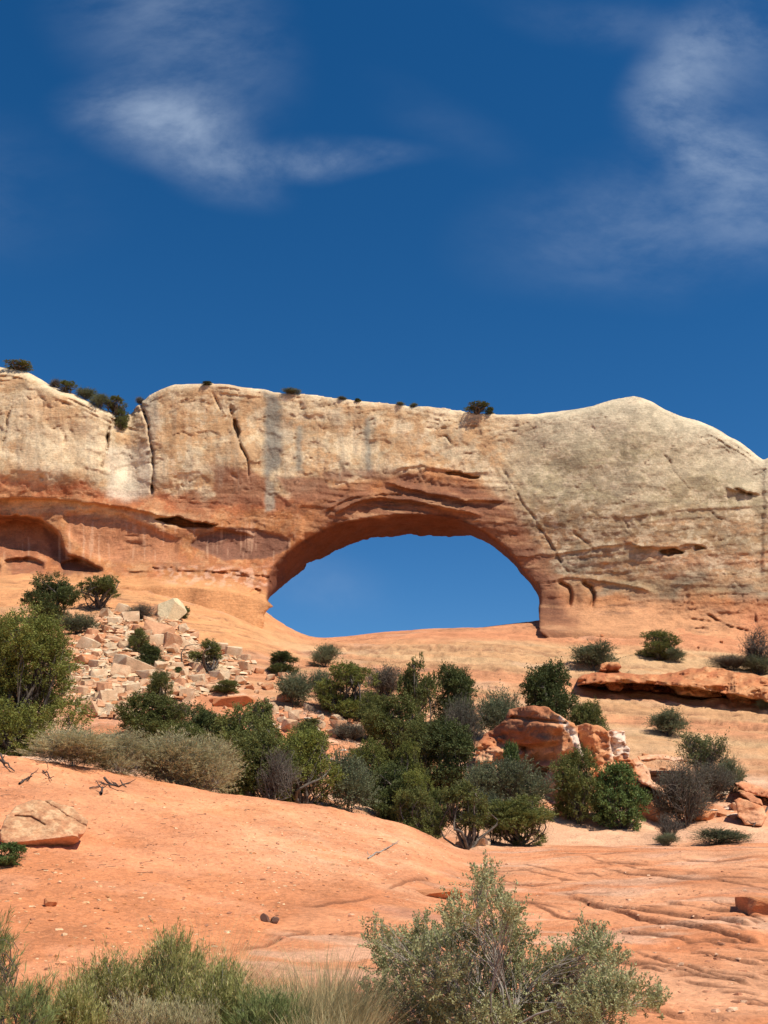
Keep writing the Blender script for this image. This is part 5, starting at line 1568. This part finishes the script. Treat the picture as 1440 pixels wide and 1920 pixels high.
def foreground(name, label, cat, Lpx, Y0, ml, ms, seed, depth=.8, names=('stems', 'foliage'), extra=None, **kw):
    lob = px_lobes(Lpx, Y0, seed, depth)
    cx_ = float(np.mean([l[0] for l in lob])); g = drop(cx_, Y0)
    lob = [(l[0] - g.x, l[1] - g.y, l[2] - g.z, *l[3:]) for l in lob]
    st, lf = brush(seed, lob, **kw)
    e = bpy.data.objects.new(name, None); S.collection.objects.link(e); e.location = g
    link(names[0], mesh_np(names[0], *st), ms, e)
    link(names[1], mesh_np(names[1], *lf, smooth=False), ml, e)
    tag(e, label, cat)
    return e, g


foreground('saltbush', 'tall pale sage-green saltbush filling the bottom centre right', 'saltbush',
           [(905, 1655, 22, 26), (918, 1690, 34, 30), (870, 1722, 40, 26), (955, 1718, 34, 22), (850, 1765, 60, 34), (950, 1768, 58, 36), (790, 1760, 30, 28), (715, 1765, 30, 34), (735, 1805, 42, 40), (780, 1790, 34, 30), (820, 1835, 62, 50),
            (905, 1840, 66, 55), (985, 1835, 52, 45), (1045, 1805, 36, 30), (1105, 1775, 38, 28), (1135, 1800, 34, 30), (1075, 1850, 60, 48), (1155, 1865, 50, 42), (1215, 1885, 36, 28), (1120, 1910, 80, 50), (1000, 1915, 90, 55),
            (880, 1920, 90, 55), (780, 1900, 70, 50), (710, 1880, 36, 40)], 9.6, M_LEAF['sage'], M_PALE, 501, depth=1.3,
           n_tw=2450, per=36, leaf=(.025, .0115), tw_len=.15, up=.9, out=.6, spray=.6, shell=.2, wob=.07, limb_r=.012, twig_r=.0030, twig_frac=.5, jit=.007, base_r=.10)
foreground('spiky_shrub', 'green shrub with long narrow needle leaves in the bottom left corner', 'shrub',
           [(-8, 1790, 14, 36), (-20, 1860, 40, 50), (20, 1900, 36, 30), (70, 1905, 30, 30), (45, 1935, 50, 40), (-30, 1940, 50, 50)], 8.3, M_LEAF['spike'], M_BARK, 511, depth=.5,
           n_tw=230, per=34, leaf=(.062, .0048), tw_len=.20, up=1.3, out=.6, spray=.33, shell=.1, wob=.1, limb_r=.010, twig_r=.003, twig_frac=.6, jit=.004, base_r=.08)


def tuft(name, label, cat, parts, px, Y, group=None):
    """clump of blades; parts: (child name, material, n, rx, ry, h, spread, w, seed, kw)"""
    g = drop(float(unproj(px, 1900, Y)[0]), Y)
    e = bpy.data.objects.new(name, None); S.collection.objects.link(e); e.location = g
    for nm, ml, n, rx, ry, h, spd, w, seed, kw in parts:
        link(nm, mesh_np(nm, *blades(seed, n, rx, ry, h, spd, w, **kw), smooth=False), ml, e)
    tag(e, label, cat, group)
    return e


def top_h(px, Y, pyt):
    g = drop(float(unproj(px, 1900, Y)[0]), Y)
    return float(unproj(px, pyt, Y)[1]) - g.z


GRN, STW, TNB, SGE = M_LEAF['rabbit'], M_LEAF['straw'], M_LEAF['tan'], M_LEAF['sage']
RB = dict(per=30, leaf=(.040, .0052), tw_len=.16, up=2.2, out=.55, spray=.30, shell=.15, wob=.06, limb_r=.006, twig_r=.0022, twig_frac=.45, jit=.005, base_r=.12)
for i, (lobes_, Y_, n, mt, lb) in enumerate([
    ([(320, 1785, 34, 34), (295, 1815, 40, 40), (355, 1820, 36, 40), (320, 1860, 50, 50), (290, 1900, 50, 50), (345, 1910, 50, 50)], 9.5, 620, 'rabbit', 'tallest green rabbitbrush mound at the bottom, topped by straw stems'),
    ([(205, 1830, 34, 32), (160, 1855, 34, 30), (240, 1850, 34, 30), (200, 1890, 55, 44)], 9.3, 430, 'rabbit', 'rounded green rabbitbrush left of the tallest mound'),
    ([(420, 1840, 32, 30), (395, 1875, 40, 36), (450, 1865, 26, 26), (425, 1905, 50, 40)], 9.2, 360, 'rabbit', 'green rabbitbrush right of the tallest mound'),
    ([(140, 1885, 36, 30), (110, 1915, 40, 36), (165, 1925, 40, 30)], 8.9, 260, 'rabbit', 'low green rabbitbrush beside the needle-leaved shrub'),
    ([(505, 1900, 34, 26), (475, 1925, 36, 30), (540, 1925, 30, 26)], 8.8, 260, 'spike', 'small fresh green clump left of the dry tan clump'),
    ([(250, 1920, 44, 36), (310, 1930, 50, 36), (370, 1930, 44, 36)], 8.7, 300, 'tan', 'grey-green rabbitbrush with bare twigs at the very bottom')]):
    lobes_ = [(a, b + 16, c_, d_) for a, b, c_, d_ in lobes_]
    e, g = foreground('rabbitbrush', lb, 'rabbitbrush', lobes_, Y_, M_LEAF[mt], M_PALE, 600 + i, depth=.5, n_tw=int(n * 1.3), **RB)
    h = top_h(lobes_[0][0], Y_, lobes_[0][1] - lobes_[0][3]); w_ = .13 + .02 * len(lobes_)
    link('straw_stems', mesh_np('straw_stems', *blades(620 + i, n // 3, w_, w_, h * 1.12, .9, .0055, K=5, bend=.55, hj=.6), smooth=False), STW, e)
for i, (px_, Y_, pt, rad, n, lb) in enumerate([
    (600, 9.3, 1772, .22, 1500, 'tall dry tan grass clump left of the saltbush'),
    (545, 9.0, 1820, .18, 900, 'dry grass clump between the green rabbitbrush and the tall tan clump'),
    (660, 9.2, 1810, .16, 900, 'grey dry grass touching the left side of the saltbush'),
    (610, 8.6, 1870, .26, 900, 'short grey-tan grass at the bottom under the tall tan clump')]):
    h = top_h(px_, Y_, pt)
    tuft('dry_grass_clump', lb, 'grass clump', [('blades', TNB, n * 2 // 3, rad, rad, h * .9, .8, .0085, 700 + i, dict(K=5, bend=.5, hj=.6)), ('seed_stems', STW, n // 3, rad, rad, h * 1.08, .7, .0055, 720 + i, dict(K=4, bend=.35))], px_, Y_)
tuft('green_clump', 'dark green low clump between rabbitbrush and dry grass at the bottom', 'green clump', [('foliage', M_LEAF['green'], 900, .13, .13, top_h(505, 8.9, 1835), .9, .008, 730, dict(K=4)), ], 505, 8.9)
for i, (px_, Y_, pt, rad, n, lb) in enumerate([
    (385, 10.6, 1705, .26, 620, 'airy golden grass behind the tallest rabbitbrush'), (450, 10.3, 1735, .16, 380, 'thin golden grass behind the right rabbitbrush'),
    (150, 10.6, 1770, .22, 260, 'sparse golden stems behind the left rabbitbrush'), (300, 10.8, 1740, .24, 300, 'sparse golden stems on bare dirt above the rabbitbrush'),
    (620, 10.3, 1745, .2, 260, 'thin straw stems behind the tall tan clump')]):
    h = top_h(px_, Y_, pt)
    tuft('golden_grass', lb, 'grass clump', [('blades', STW, n, rad, rad, h, .8, .0048, 750 + i, dict(K=5, bend=.6, hj=.6))], px_, Y_)
# thin grass among the foreground shrubs: stuff
r_ = np.random.RandomState(77)
pts = []
while len(pts) < 260:
    a = r_.uniform(-40, 720); b = r_.uniform(1850, 2020)
    h_ = hit_ground(a, b)
    if h_ is not None: pts.append((h_.x, h_.y, h_.z))
gt = link('grass', mesh_np('grass', *blades(801, 2600, .035, .035, .22, .9, .008, K=4, pts=np.array(pts), bend=.6), smooth=False), M_LEAF['rabbit'])
tag(gt, 'short green grass growing between the foreground shrubs', None, None, 'stuff')
gt = link('grass', mesh_np('grass', *blades(802, 2200, .05, .05, .26, 1.0, .007, K=4, pts=np.array(pts), bend=.8), smooth=False), M_LEAF['straw'])
tag(gt, 'dry straw grass between the foreground shrubs', None, None, 'stuff')


# dead branches lying on the mound
def branch(pts_px, rad, label, seed, forks=3, mat=None):
    r = np.random.RandomState(seed)
    P = []
    for (a, b) in pts_px:
        h = hit_ground(a, b); P.append([h.x, h.y, h.z + rad * 1.2])
    P = np.array(P); t = np.linspace(0, len(P) - 1, 7)
    C = np.stack([np.interp(t, np.arange(len(P)), P[:, q]) for q in range(3)], 1)
    C[:, 2] += np.abs(r.normal(size=7)) * rad * 1.5
    V1, Q1 = tubes(C[None], (np.linspace(1, .4, 7) * rad)[None], 6)
    st = C[r.randint(1, 6, forks)]
    en = st + np.stack([r.normal(size=forks) * .22, r.normal(size=forks) * .15, np.abs(r.normal(size=forks)) * .12 + .02], 1)
    V2, Q2 = tubes(curvy(r, st, en, 5, .12), (np.linspace(1, .3, 5) * rad * .55)[None].repeat(forks, 0), 4)
    o0 = C.mean(0)
    o = link('dead_branch', mesh_np('dead_branch', np.concatenate([V1, V2]) - o0, np.concatenate([Q1, Q2 + len(V1)])), mat or M_DEAD)
    o.location = o0
    tag(o, label, 'dead branch')


branch([(195, 1468), (215, 1480), (236, 1486)], .035, 'dark forked dead branch lying on the dirt above the layered boulder', 1, 6)
branch([(190, 1492), (192, 1482)], .03, 'short black dead stub beside the forked dead branch', 2, 2)
branch([(0, 1422), (14, 1440), (27, 1449)], .03, 'long dead stick slanting at the left edge of the mound', 3, 3)
branch([(36, 1472), (52, 1465), (62, 1456)], .028, 'dead branch near the left edge with upturned twigs', 4, 5)
branch([(80, 1448), (92, 1458), (96, 1468)], .02, 'thin dead twig lying left of the forked dead branch', 5, 3)
branch([(168, 1480), (185, 1477), (200, 1474)], .018, 'thin straight twig just left of the forked dead branch', 6, 2)
branch([(1440, 1522), (1425, 1538), (1412, 1552)], .05, 'dark twisted dead limb before the standing slab at the right edge', 7, 4)
branch([(600, 1505), (612, 1480), (622, 1472)], .03, 'pale dead snag sticking up behind the mound crest', 8, 2, M_PALE)
branch([(690, 1612), (712, 1600), (748, 1582)], .022, 'bleached root lying on the pale crown of the mound', 9, 4, M_PALE)
# litter of tiny twigs on the dirt
r_ = np.random.RandomState(5); A_, B_ = [], []
for x, y, z in place_poly([(-40, 1430), (240, 1455), (440, 1500), (600, 1520), (560, 1600), (200, 1680), (-40, 1650)], hit_ground)(r_, 170):
    a = r_.uniform(0, 6.28); l = .03 + .25 * r_.rand() ** 3
    A_.append((x, y, z + .012)); B_.append((x + math.cos(a) * l, y + math.sin(a) * l, z + .02 + math.sin(a) * l * .25))
lv, lq = tubes(curvy(r_, np.array(A_), np.array(B_), 4, .05), np.full((len(A_), 4), .0045), 3)
lt = link('twig_litter', mesh_np('twig_litter', lv, lq), M_DEAD)
tag(lt, 'tiny dead twigs scattered over the dirt mound', None, None, 'stuff')
